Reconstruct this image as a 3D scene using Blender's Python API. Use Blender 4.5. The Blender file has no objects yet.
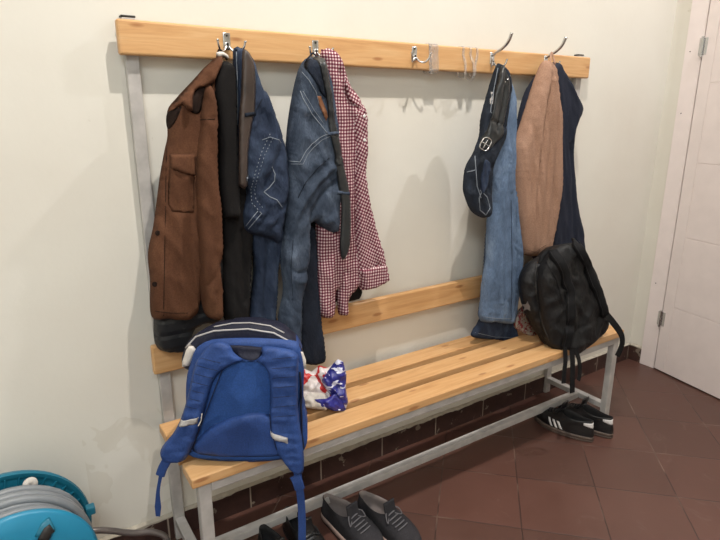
import bpy, bmesh, math, random
import numpy as np
from mathutils import Vector, Matrix, noise
from mathutils.bvhtree import BVHTree
from mathutils.geometry import delaunay_2d_cdt

random.seed(4)
scn = bpy.context.scene
COL = scn.collection

# ------------------------------------------------------------------ camera, world, lights
CAM = Vector((-0.3384, -1.7276, 1.4253))
YAW, PITCH, FPX = -0.5804, -0.2736, 561.9
FW = Vector((-math.sin(YAW) * math.cos(PITCH), math.cos(YAW) * math.cos(PITCH), math.sin(PITCH)))
RT = Vector((math.cos(YAW), math.sin(YAW), 0))
UP = RT.cross(FW)
cam_data = bpy.data.cameras.new('camera')
cam_data.sensor_width = 36.0
cam_data.lens = FPX * 36.0 / 720.0
cam_data.clip_start = 0.01
cam = bpy.data.objects.new('camera', cam_data)
COL.objects.link(cam)
cam.matrix_world = Matrix(((RT.x, UP.x, -FW.x, CAM.x), (RT.y, UP.y, -FW.y, CAM.y), (RT.z, UP.z, -FW.z, CAM.z), (0, 0, 0, 1)))
scn.camera = cam

world = bpy.data.worlds.new('world')
scn.world = world
world.use_nodes = True
world.node_tree.nodes['Background'].inputs[0].default_value = (0.97, 0.98, 1.0, 1)
world.node_tree.nodes['Background'].inputs[1].default_value = 0.3


def lamp(name, loc, power, size, col, aim=None, spread=None):
    d = bpy.data.lights.new(name, 'AREA')
    d.shape = 'DISK'
    d.size = size
    d.energy = power
    d.color = col
    if spread:
        d.spread = spread
    o = bpy.data.objects.new(name, d)
    COL.objects.link(o)
    o.location = loc
    if aim is not None:
        o.rotation_euler = (Vector(aim) - Vector(loc)).to_track_quat('-Z', 'Y').to_euler()
    return o


lamp('ceiling_lamp_near', (0.57, -1.03, 3.50), 48, 0.045, (1.0, 0.93, 0.85), (0.5, -0.4, 0.9))
lamp('ceiling_lamp_far', (2.50, -0.96, 3.50), 28, 0.045, (0.97, 0.97, 1.0), (1.6, -0.3, 0.9))
lamp('room_fill_light', (-1.0, -2.5, 2.95), 54, 1.5, (0.88, 0.95, 1.0))  # added soft fill standing in for ambient bounce, not a real ceiling fixture
scn.view_settings.view_transform = 'Standard'
scn.view_settings.look = 'None'
scn.view_settings.gamma = 1
scn.view_settings.use_curve_mapping = False
scn.view_settings.exposure = 0.12


# ------------------------------------------------------------------ materials
def lin(c):
    return tuple(((v / 255) / 12.92 if v / 255 <= 0.04045 else ((v / 255 + 0.055) / 1.055) ** 2.4) for v in c)


class NT:
    def __init__(self, name):
        self.m = bpy.data.materials.new(name)
        self.m.use_nodes = True
        self.t = self.m.node_tree
        self.b = self.t.nodes['Principled BSDF']

    def n(self, typ, **kw):
        nd = self.t.nodes.new(typ)
        for k, v in kw.items():
            if k in nd.inputs.keys():
                nd.inputs[k].default_value = v
            else:
                setattr(nd, k, v)
        return nd

    def l(self, a, b):
        self.t.links.new(a, b)

    def coord(self, scale=(1, 1, 1), rot=(0, 0, 0), loc=(0, 0, 0)):
        tc = self.n('ShaderNodeTexCoord')
        mp = self.n('ShaderNodeMapping')
        mp.inputs['Scale'].default_value = scale
        mp.inputs['Rotation'].default_value = rot
        mp.inputs['Location'].default_value = loc
        self.l(tc.outputs['Object'], mp.inputs['Vector'])
        return mp.outputs['Vector']

    def math(self, op, a, b=None, c=None):
        nd = self.n('ShaderNodeMath', operation=op)
        for i, v in enumerate((a, b, c)):
            if v is None:
                continue
            if isinstance(v, (int, float)):
                nd.inputs[i].default_value = v
            else:
                self.l(v, nd.inputs[i])
        return nd.outputs[0]

    def ramp(self, fac, stops):
        r = self.n('ShaderNodeValToRGB')
        e = r.color_ramp.elements
        while len(e) < len(stops):
            e.new(0.5)
        for el, (p, c) in zip(e, stops):
            el.position = p
            el.color = (*c, 1) if len(c) == 3 else c
        self.l(fac, r.inputs['Fac'])
        return r.outputs['Color']

    def mix(self, fac, a, b, mode='MIX'):
        nd = self.n('ShaderNodeMix', data_type='RGBA', blend_type=mode)
        for sock, v in ((nd.inputs[0], fac), (nd.inputs[6], a), (nd.inputs[7], b)):
            if isinstance(v, (int, float)):
                sock.default_value = v
            elif isinstance(v, tuple):
                sock.default_value = (*v, 1)
            else:
                self.l(v, sock)
        return nd.outputs[2]

    def noise(self, vec, scale, detail=3, rough=0.5, dist=0.0):
        nd = self.n('ShaderNodeTexNoise')
        nd.inputs['Scale'].default_value = scale
        nd.inputs['Detail'].default_value = detail
        nd.inputs['Roughness'].default_value = rough
        nd.inputs['Distortion'].default_value = dist
        self.l(vec, nd.inputs['Vector'])
        return nd.outputs['Fac']

    def bump(self, h, strength, dist=0.002):
        nd = self.n('ShaderNodeBump')
        nd.inputs['Strength'].default_value = strength
        nd.inputs['Distance'].default_value = dist
        self.l(h, nd.inputs['Height'])
        self.l(nd.outputs['Normal'], self.b.inputs['Normal'])

    def base(self, v):
        if isinstance(v, tuple):
            self.b.inputs['Base Color'].default_value = (*v, 1)
        else:
            self.l(v, self.b.inputs['Base Color'])

    def set(self, rough=0.6, metal=0.0, spec=None, sheen=None):
        self.b.inputs['Roughness'].default_value = rough
        self.b.inputs['Metallic'].default_value = metal
        if spec is not None:
            self.b.inputs['Specular IOR Level'].default_value = spec
        if sheen is not None:
            self.b.inputs['Sheen Weight'].default_value = sheen
        return self


def plain(name, c, rough=0.6, metal=0.0, var=0.12, vs=30, bump=0.0, bs=200, spec=None, sheen=None):
    t = NT(name)
    t.set(rough, metal, spec, sheen)
    v = t.coord()
    f = t.noise(v, vs, 4)
    c = lin(c)
    t.base(t.ramp(f, [(0.3, tuple(x * (1 - var) for x in c)), (0.7, tuple(min(1, x * (1 + var)) for x in c))]))
    if bump:
        t.bump(t.noise(v, bs, 2), bump, 0.001)
    return t.m


def fabric(name, c, light=None, rough=0.9, var=0.15, weave=900, bump=0.35, sheen=0.0, wr=22, wrs=0.4, spec=0.2):
    """woven cloth: soft blotches, fine weave and small wrinkles in the bump"""
    t = NT(name)
    t.set(rough, 0, spec, sheen)
    v = t.coord()
    c = lin(c)
    light = lin(light) if light else tuple(min(1, x * (1 + var * 2)) for x in c)
    f = t.noise(v, 7, 5, 0.6)
    fine = t.noise(v, 260, 2)
    col = t.ramp(f, [(0.3, tuple(x * (1 - var) for x in c)), (0.5, c), (0.75, light)])
    col = t.mix(0.35, col, t.ramp(fine, [(0.35, (0.55, 0.55, 0.55)), (0.65, (1.25, 1.25, 1.25))]), 'MULTIPLY')
    t.base(col)
    vv = t.coord(scale=(1, 1, 0.35))
    w = t.noise(vv, wr, 5, 0.65, 0.6)
    h = t.math('ADD', t.math('MULTIPLY', w, 1.0), t.math('MULTIPLY', t.noise(v, weave, 2), 0.05))
    t.bump(h, wrs + bump * 0.3, 0.012)
    return t.m


def denim(name, c, light, wrs=0.8):
    t = NT(name)
    t.set(0.85, 0, 0.2, 0.0)
    v = t.coord()
    c, light = lin(c), lin(light)
    f = t.noise(t.coord(scale=(1, 1, 0.5)), 9, 6, 0.65, 0.4)
    twill = t.noise(t.coord(scale=(1, 1, 0.15)), 500, 2)
    col = t.ramp(f, [(0.32, tuple(x * 0.75 for x in c)), (0.5, c), (0.72, light)])
    col = t.mix(0.5, col, t.ramp(twill, [(0.3, (0.6, 0.6, 0.62)), (0.7, (1.35, 1.35, 1.3))]), 'MULTIPLY')
    t.base(col)
    w = t.noise(t.coord(scale=(1, 1, 0.5)), 26, 5, 0.65, 0.8)
    h = t.math('ADD', w, t.math('MULTIPLY', t.noise(v, 900, 2), 0.05))
    t.bump(h, wrs, 0.012)
    return t.m


def wood(name, axis_x=True):
    t = NT(name)
    t.set(0.42, 0, 0.45)
    v = t.coord(scale=(1.0, 14, 14))
    f = t.noise(v, 3.2, 5, 0.6, 0.9)
    g = t.noise(t.coord(scale=(2.0, 60, 60)), 5, 3, 0.5)
    col = t.ramp(f, [(0.25, lin((192, 144, 94))), (0.5, lin((209, 163, 112))), (0.75, lin((219, 180, 132)))])
    col = t.mix(0.3, col, t.ramp(g, [(0.3, (0.82, 0.76, 0.7)), (0.7, (1.08, 1.08, 1.08))]), 'MULTIPLY')
    vo = t.n('ShaderNodeTexVoronoi')
    vo.inputs['Scale'].default_value = 8.0
    vo.inputs['Randomness'].default_value = 1.0
    t.l(t.coord(scale=(0.75, 2.6, 2.6), loc=(0.35, 0.2, 0.1)), vo.inputs['Vector'])
    kn = t.ramp(vo.outputs['Distance'], [(0.09, (1, 1, 1)), (0.17, (0, 0, 0))])
    col = t.mix(t.math('MULTIPLY', kn, 0.6), col, lin((140, 78, 38)))
    t.base(col)
    t.bump(g, 0.08, 0.001)
    return t.m


def gingham(name, rot=0.0):
    t = NT(name)
    t.set(0.9, 0, 0.2)
    uv = t.n('ShaderNodeUVMap')
    mp = t.n('ShaderNodeMapping')
    mp.inputs['Rotation'].default_value = (0, 0, rot)
    t.l(uv.outputs[0], mp.inputs['Vector'])
    sep = t.n('ShaderNodeSeparateXYZ')
    t.l(mp.outputs[0], sep.inputs[0])
    wob = t.math('MULTIPLY', t.math('SUBTRACT', t.noise(t.coord(), 7, 2), 0.5), 0.02)
    s = 1 / 0.0105
    cx = t.math('PINGPONG', t.math('MULTIPLY', t.math('ADD', sep.outputs[0], wob), s), 0.5)
    cz = t.math('PINGPONG', t.math('MULTIPLY', t.math('ADD', sep.outputs[1], wob), s), 0.5)
    a = t.math('GREATER_THAN', cx, 0.24)
    b = t.math('GREATER_THAN', cz, 0.24)
    sm = t.math('MULTIPLY', t.math('ADD', a, b), 0.5)
    col = t.ramp(sm, [(0.0, lin((214, 200, 198))), (0.5, lin((146, 86, 98))), (1.0, lin((78, 34, 48)))])
    t.base(col)
    t.bump(t.noise(t.coord(scale=(1, 1, 0.5)), 20, 4, 0.6, 0.7), 0.4, 0.01)
    return t.m


M = {}
M['wood'] = wood('pine_wood')
M['paint'] = plain('grey_metal_paint', (178, 174, 170), 0.45, 0.0, 0.14, 22)
M['chrome'] = plain('chrome', (200, 200, 200), 0.22, 1.0, 0.05)
M['cap'] = plain('black_plastic_cap', (35, 33, 32), 0.5)
M['door'] = plain('door_laminate', (230, 219, 216), 0.45, 0, 0.03, 12, 0.05, 60)
M['groove'] = plain('door_groove', (168, 158, 152), 0.6)
M['corduroy'] = fabric('brown_corduroy', (88, 57, 40), (104, 70, 50), var=0.1, wr=14, wrs=0.3, sheen=0.0)
M['corduroy_dark'] = fabric('brown_lining', (36, 24, 19), var=0.1)
M['black_knit'] = fabric('black_knit', (27, 25, 25), var=0.12, wrs=0.2)
M['black_quilt'] = fabric('black_quilted_nylon', (30, 31, 34), rough=0.5, spec=0.4, wrs=0.35)
M['denim_a'] = denim('dark_blue_denim', (44, 54, 74), (74, 88, 110))
M['denim_b'] = denim('faded_blue_denim', (60, 70, 86), (100, 112, 130))
M['denim_dark'] = denim('navy_denim', (30, 36, 48), (46, 54, 70))
M['denim_c'] = denim('light_blue_denim', (96, 116, 144), (126, 146, 172))
M['denim_waist'] = denim('blackish_denim', (33, 38, 47), (52, 60, 74))
M['thread'] = plain('denim_thread', (128, 136, 146), 0.8)
M['belt_brown'] = plain('worn_brown_leather', (60, 49, 44), 0.38, 0, 0.25, 18, 0.3, 120)
M['belt_black'] = plain('black_leather', (40, 42, 44), 0.32, 0, 0.15, 25, 0.2, 160)
M['patch_leather'] = plain('tan_leather_patch', (128, 84, 56), 0.6)
M['beige'] = fabric('beige_knit', (160, 126, 106), (172, 138, 118), var=0.05, wr=8, wrs=0.08, sheen=0.0)
M['navy'] = fabric('navy_wool', (37, 41, 54), var=0.1, wr=12, wrs=0.15)
M['gingham'] = gingham('burgundy_gingham')
M['gingham_tilt'] = gingham('burgundy_gingham_bias', 0.45)
M['blue_bag'] = fabric('royal_blue_nylon', (40, 68, 126), (50, 82, 146), rough=0.6, spec=0.35, var=0.1, wr=18, wrs=0.25)
M['blue_mesh'] = fabric('blue_spacer_mesh', (40, 72, 130), (50, 86, 150), rough=0.8, var=0.08, wr=8, wrs=0.15)
M['blue_dark'] = fabric('dark_navy_nylon', (24, 26, 44), rough=0.6, spec=0.3)
M['reflect'] = plain('grey_reflective_tape', (176, 172, 170), 0.35, 0, 0.05)
M['white_cloth'] = plain('white_nylon', (205, 198, 190), 0.85, 0, 0.06)
M['black_bag'] = fabric('black_nylon', (19, 19, 21), rough=0.55, spec=0.35, var=0.1, wr=16, wrs=0.8)
M['black_strap'] = fabric('black_padded_mesh', (19, 19, 21), rough=0.75, wrs=0.15)
M['suede'] = fabric('grey_suede', (44, 43, 46), (62, 60, 64), var=0.2, wr=30, wrs=0.2)
M['shoe_black'] = plain('black_shoe_leather', (22, 21, 22), 0.4, 0, 0.1)
M['shoe_lining'] = plain('pale_shoe_lining', (128, 118, 114), 0.9)
M['dark_lining'] = plain('dark_shoe_lining', (30, 29, 30), 0.9)
M['gum'] = plain('brown_gum_sole', (84, 70, 62), 0.6)
M['sole_pale'] = plain('pale_pink_midsole', (176, 152, 142), 0.6)
M['sole_black'] = plain('black_sole', (26, 25, 25), 0.6)
M['stripe'] = plain('white_leather', (225, 222, 220), 0.5)
M['lace'] = plain('black_lace', (28, 28, 30), 0.8)
M['reel_dark'] = plain('teal_plastic', (22, 104, 128), 0.4, 0, 0.06)
M['reel_light'] = plain('turquoise_plastic', (36, 130, 165), 0.38, 0, 0.04)
M['hose'] = plain('grey_rubber_hose', (126, 130, 134), 0.4, 0, 0.06)
M['pipe'] = plain('grey_steel_tube', (120, 114, 112), 0.35, 0.6, 0.08)
M['mortar'] = plain('old_mortar', (178, 170, 156), 0.9, 0, 0.15, 40, 0.3)


def glass_like():
    t = NT('clear_film')
    t.b.inputs['Transmission Weight'].default_value = 0.88
    t.b.inputs['Alpha'].default_value = 0.8
    t.b.inputs['Roughness'].default_value = 0.22
    t.b.inputs['IOR'].default_value = 1.25
    t.base((0.95, 0.95, 0.95))
    v = t.coord()
    t.bump(t.noise(v, 60, 4), 0.8, 0.01)
    return t.m


M['film'] = glass_like()


def mat_wall():
    t = NT('cream_wall_paint')
    t.set(0.75, 0, 0.25)
    v = t.coord()
    sep = t.n('ShaderNodeSeparateXYZ')
    t.l(v, sep.inputs[0])
    big = t.noise(v, 2.2, 4, 0.5)
    col = t.ramp(big, [(0.3, lin((218, 213, 202))), (0.7, lin((224, 221, 211)))])
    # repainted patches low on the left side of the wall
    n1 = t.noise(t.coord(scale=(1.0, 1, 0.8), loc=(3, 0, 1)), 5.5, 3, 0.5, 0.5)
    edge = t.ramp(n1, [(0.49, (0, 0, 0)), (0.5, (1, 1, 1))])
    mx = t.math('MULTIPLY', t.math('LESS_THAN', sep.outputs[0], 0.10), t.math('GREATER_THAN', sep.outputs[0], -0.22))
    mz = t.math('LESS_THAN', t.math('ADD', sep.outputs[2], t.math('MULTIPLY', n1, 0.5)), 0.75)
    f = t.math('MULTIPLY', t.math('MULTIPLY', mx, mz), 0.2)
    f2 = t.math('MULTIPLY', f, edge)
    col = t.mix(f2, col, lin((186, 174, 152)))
    # scuffs
    n2 = t.noise(t.coord(loc=(1, 0, 2)), 16, 6, 0.75)
    sc = t.ramp(n2, [(0.66, (0, 0, 0)), (0.74, (1, 1, 1))])
    col = t.mix(t.math('MULTIPLY', sc, 0.35), col, lin((168, 158, 136)))
    t.base(col)
    t.bump(t.noise(v, 45, 4), 0.12, 0.003)
    return t.m


def mat_tile():
    t = NT('brown_floor_tiles')
    v = t.coord()
    sep = t.n('ShaderNodeSeparateXYZ')
    t.l(v, sep.inputs[0])
    P = 0.4225
    wob = t.math('MULTIPLY', t.math('SUBTRACT', t.noise(v, 30, 2), 0.5), 0.004)
    u = t.math('DIVIDE', t.math('ADD', t.math('SUBTRACT', t.math('SUBTRACT', sep.outputs[0], sep.outputs[1]), 1.281 - 5 * P), wob), P)
    w = t.math('DIVIDE', t.math('ADD', t.math('SUBTRACT', t.math('ADD', sep.outputs[0], sep.outputs[1]), 0.842 - 12 * P), wob), P)

    def line(q, wd):
        a = t.math('PINGPONG', q, 0.5)
        return t.ramp(a, [(wd, (1, 1, 1)), (wd * 1.6, (0, 0, 0))])
    lu, lw = line(u, 0.0055), line(w, 0.0055)
    g = t.math('MAXIMUM', lu, lw)
    cmb = t.n('ShaderNodeCombineXYZ')
    t.l(t.math('FLOOR', u), cmb.inputs[0])
    t.l(t.math('FLOOR', w), cmb.inputs[1])
    wn = t.n('ShaderNodeTexWhiteNoise', noise_dimensions='3D')
    t.l(cmb.outputs[0], wn.inputs[0])
    per = t.ramp(wn.outputs['Value'], [(0, lin((81, 55, 47))), (1, lin((93, 62, 53)))])
    dirt = t.noise(v, 3.5, 6, 0.7)
    col = t.mix(0.5, per, t.ramp(dirt, [(0.3, (0.78, 0.76, 0.76)), (0.7, (1.2, 1.2, 1.22))]), 'MULTIPLY')
    sm = t.ramp(t.noise(t.coord(scale=(1, 1, 1), loc=(5, 2, 0)), 7, 6, 0.75, 1.0), [(0.6, (0, 0, 0)), (0.8, (1, 1, 1))])
    col = t.mix(t.math('MULTIPLY', sm, 0.25), col, lin((150, 132, 122)))
    gn = t.ramp(t.noise(v, 4, 3, 0.6), [(0.50, lin((44, 31, 28))), (0.66, lin((128, 108, 96)))])
    col = t.mix(t.math('MULTIPLY', g, 0.8), col, gn)
    t.base(col)
    rg = t.math('ADD', t.math('MULTIPLY', dirt, 0.35), 0.22)
    t.l(rg, t.b.inputs['Roughness'])
    t.bump(t.math('SUBTRACT', t.math('MULTIPLY', t.noise(v, 20, 4), 0.25), g), 0.3, 0.002)
    return t.m


def mat_skirt(axis):
    t = NT('brown_skirting_tiles')
    t.set(0.4)
    sep = t.n('ShaderNodeSeparateXYZ')
    t.l(t.coord(), sep.inputs[0])
    a = t.math('PINGPONG', t.math('DIVIDE', sep.outputs[axis], 0.3), 0.5)
    j = t.ramp(a, [(0.006, (1, 1, 1)), (0.01, (0, 0, 0))])
    n = t.noise(t.coord(), 18, 5, 0.7)
    c = t.ramp(n, [(0.3, lin((54, 37, 34))), (0.7, lin((70, 49, 44)))])
    blob = t.ramp(t.noise(t.coord(loc=(2, 1, 0)), 22, 3, 0.6), [(0.64, (0, 0, 0)), (0.67, (1, 1, 1))])
    c = t.mix(t.math('MULTIPLY', blob, 0.7), c, lin((150, 138, 124)))
    t.base(t.mix(j, c, lin((160, 146, 132))))
    return t.m


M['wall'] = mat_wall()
M['tile'] = mat_tile()
M['skirt_x'] = mat_skirt(0)
M['skirt_y'] = mat_skirt(1)
M['ceiling'] = plain('white_ceiling', (225, 222, 214), 0.9)


def mat_quilt():
    t = NT('black_quilted_fabric')
    t.set(0.5, 0, 0.4)
    sep = t.n('ShaderNodeSeparateXYZ')
    v = t.coord()
    t.l(v, sep.inputs[0])
    a = t.math('PINGPONG', t.math('DIVIDE', sep.outputs[2], 0.05), 0.5)
    t.base(lin((27, 28, 31)))
    t.bump(t.math('ADD', t.ramp(a, [(0, (0, 0, 0)), (0.25, (1, 1, 1))]), t.math('MULTIPLY', t.noise(v, 40, 3), 0.4)), 0.6, 0.006)
    return t.m


M['quilt'] = mat_quilt()


def mat_blotch(name, base, spot, scale, th, dist=1.5, stretch=(1, 1, 1), rot=0.0, spot2=None):
    t = NT(name)
    t.set(0.35, 0, 0.5)
    n = t.noise(t.coord(scale=stretch, rot=(0, rot, 0)), scale, 1, 0.4, dist)
    f = t.ramp(n, [(th, (0, 0, 0)), (th + 0.015, (1, 1, 1))])
    c = t.mix(f, lin(base), lin(spot))
    t.base(c)
    t.bump(t.noise(t.coord(), 45, 4, 0.6, 0.8), 0.5, 0.006)
    return t.m


M['bag_red'] = mat_blotch('white_red_printed_plastic', (226, 216, 214), (196, 40, 40), 17, 0.54)
M['bag_blue'] = mat_blotch('blue_white_printed_plastic', (44, 46, 128), (214, 214, 232), 30, 0.56, 0.8, (1, 1, 2.6), 0.6)


# ------------------------------------------------------------------ object helpers
def wloc(o):
    v = Vector((0, 0, 0))
    while o:
        v += o.location
        o = o.parent
    return v


def build(name, verts, faces, mat, parent=None, smooth=False, recalc=True, uvs=None):
    off = wloc(parent) if parent else Vector((0, 0, 0))
    me = bpy.data.meshes.new(name)
    me.from_pydata([tuple(Vector(v) - off) for v in verts], [], faces)
    if recalc:
        bm = bmesh.new()
        bm.from_mesh(me)
        bmesh.ops.recalc_face_normals(bm, faces=bm.faces)
        bm.to_mesh(me)
        bm.free()
    me.materials.append(mat)
    if uvs is not None:
        lay = me.uv_layers.new(name='UVMap')
        for lp_ in me.loops:
            lay.data[lp_.index].uv = uvs[lp_.vertex_index]
    if smooth:
        for p in me.polygons:
            p.use_smooth = True
    o = bpy.data.objects.new(name, me)
    COL.objects.link(o)
    if parent:
        o.parent = parent
    return o


def tag(o, label=None, cat=None, group=None, kind=None):
    if label:
        o['label'] = label
    if cat:
        o['category'] = cat
    if group:
        o['group'] = group
    if kind:
        o['kind'] = kind
    return o


def thing(name, label, cat, loc, group=None):
    o = bpy.data.objects.new(name, None)
    o.empty_display_size = 0.05
    COL.objects.link(o)
    o.location = loc
    return tag(o, label, cat, group)


class MB:
    def __init__(s):
        s.v, s.f = [], []

    def add(s, v, f):
        n = len(s.v)
        s.v += [Vector(p) for p in v]
        s.f += [tuple(i + n for i in q) for q in f]
        return s

    def box(s, a, b, bev=0.0, mtx=None, seg=2):
        bm = bmesh.new()
        bmesh.ops.create_cube(bm, size=1)
        for v in bm.verts:
            v.co = Vector([(a[i] + b[i]) / 2 + v.co[i] * (b[i] - a[i]) for i in range(3)])
        if bev:
            bmesh.ops.bevel(bm, geom=bm.edges[:], offset=bev, segments=seg, profile=0.5, affect='EDGES')
        bm.verts.index_update()
        vs = [(mtx @ v.co if mtx else v.co.copy()) for v in bm.verts]
        fs = [tuple(v.index for v in f.verts) for f in bm.faces]
        bm.free()
        return s.add(vs, fs)

    def sweep(s, pts, prof, ups=None, closed=False, caps=True, scale=None):
        """sweep a closed 2-D profile [(a,b)] along pts; a along side, b along up"""
        pts = [Vector(p) for p in pts]
        n = len(pts)
        rings = []
        prev = None
        for i, p in enumerate(pts):
            if closed:
                tg = (pts[(i + 1) % n] - pts[i - 1]).normalized()
            else:
                tg = (pts[min(i + 1, n - 1)] - pts[max(i - 1, 0)]).normalized()
            if ups is not None:
                u = Vector(ups[i]) if not isinstance(ups, Vector) else ups.copy()
            else:
                u = prev if prev is not None else (Vector((0, 0, 1)) if abs(tg.z) < 0.9 else Vector((1, 0, 0)))
            u = (u - tg * u.dot(tg)).normalized()
            prev = u
            sd = tg.cross(u)
            k = scale[i] if scale else 1.0
            kk = k if isinstance(k, tuple) else (k, k)
            rings.append([p + sd * a * kk[0] + u * b * kk[1] for a, b in prof])
        m = len(prof)
        vs = [q for r in rings for q in r]
        fs = []
        for i in range(n if closed else n - 1):
            for j in range(m):
                k2 = (i + 1) % n
                fs.append((i * m + j, i * m + (j + 1) % m, k2 * m + (j + 1) % m, k2 * m + j))
        if caps and not closed:
            fs.append(tuple(range(m)))
            fs.append(tuple((n - 1) * m + j for j in range(m)))
        return s.add(vs, fs)

    def tube(s, pts, r, seg=8, closed=False, scale=None):
        prof = [(r * math.cos(2 * math.pi * i / seg), r * math.sin(2 * math.pi * i / seg)) for i in range(seg)]
        return s.sweep(pts, prof, closed=closed, scale=scale)

    def band(s, pts, w, t, ups, closed=False, scale=None):
        e = min(t * 0.45, w * 0.2)
        prof = [(-w / 2 + e, -t / 2), (w / 2 - e, -t / 2), (w / 2, 0), (w / 2 - e, t / 2), (-w / 2 + e, t / 2), (-w / 2, 0)]
        return s.sweep(pts, prof, ups=ups, closed=closed, scale=scale)

    def lathe(s, c, axis, prof, seg=48):
        """prof [(r, h)] closed loop revolved about axis"""
        axis = Vector(axis).normalized()
        a = axis.orthogonal().normalized()
        b = axis.cross(a)
        c = Vector(c)
        m = len(prof)
        vs = []
        for i in range(seg):
            th = 2 * math.pi * i / seg
            d = a * math.cos(th) + b * math.sin(th)
            vs += [c + d * r + axis * h for r, h in prof]
        fs = [(i * m + j, i * m + (j + 1) % m, ((i + 1) % seg) * m + (j + 1) % m, ((i + 1) % seg) * m + j) for i in range(seg) for j in range(m)]
        return s.add(vs, fs)

    def out(s, name, mat, parent=None, smooth=False):
        return build(name, s.v, s.f, mat, parent, smooth)


def cr(pts, step, closed=False):
    """Catmull-Rom resample"""
    pts = [Vector(p) for p in pts]
    n = len(pts)
    out = []
    for i in range(n if closed else n - 1):
        p1, p2 = pts[i], pts[(i + 1) % n]
        p0 = pts[i - 1] if (closed or i > 0) else p1 * 2 - p2
        p3 = pts[(i + 2) % n] if (closed or i + 2 < n) else p2 * 2 - p1
        k = max(1, int((p2 - p1).length / step))
        for j in range(k):
            t = j / k
            out.append(0.5 * ((2 * p1) + (-p0 + p2) * t + (2 * p0 - 5 * p1 + 4 * p2 - p3) * t * t + (-p0 + 3 * p1 - 3 * p2 + p3) * t ** 3))
    if not closed:
        out.append(pts[-1])
    return out


def lin_res(pts, step, closed=False):
    pts = [Vector(p) for p in pts]
    n = len(pts)
    out = []
    for i in range(n if closed else n - 1):
        a, b = pts[i], pts[(i + 1) % n]
        k = max(1, int((b - a).length / step))
        out += [a.lerp(b, j / k) for j in range(k)]
    if not closed:
        out.append(pts[-1])
    return out


def ray(px, py):
    return (FW + RT * ((px - 360) / FPX) - UP * ((py - 270) / FPX)).normalized()


class Frame:
    """a plane in the room: origin o, axes u (right), w (up), n (towards the room)"""
    def __init__(s, o, u, w):
        s.o, s.u, s.w = Vector(o), Vector(u).normalized(), Vector(w).normalized()
        s.n = s.u.cross(s.w)
        s.n.normalize()

    def P(s, a, b, h=0.0):
        return s.o + s.u * a + s.w * b + s.n * h

    def loc(s, p):
        d = Vector(p) - s.o
        return Vector((d.dot(s.u), d.dot(s.w)))

    def px(s, x, y, h=0.0):
        d = ray(x, y)
        t = ((s.o + s.n * h) - CAM).dot(s.n) / d.dot(s.n)
        return s.loc(CAM + d * t)


def wallplane(y):
    return Frame((0, y, 0), (1, 0, 0), (0, 0, 1))


def segdist(P, poly, closed=True):
    """P (N,2) distance to polyline (M,2)"""
    A = np.asarray(poly)
    B = np.roll(A, -1, 0) if closed else A[1:]
    if not closed:
        A = A[:-1]
    best = np.full(len(P), 1e9)
    for a, b in zip(A, B):
        d = b - a
        L = d @ d
        t = np.clip(((P - a) @ d) / L, 0, 1) if L > 1e-14 else np.zeros(len(P))
        q = P - (a + t[:, None] * d)
        best = np.minimum(best, np.hypot(q[:, 0], q[:, 1]))
    return best


def inside(P, poly):
    x, y = P[:, 0], P[:, 1]
    c = np.zeros(len(P), bool)
    A = np.asarray(poly)
    B = np.roll(A, -1, 0)
    for (x1, y1), (x2, y2) in zip(A, B):
        if y1 == y2:
            continue
        m = ((y1 > y) != (y2 > y)) & (x < (x2 - x1) * (y - y1) / (y2 - y1) + x1)
        c ^= m
    return c


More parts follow.
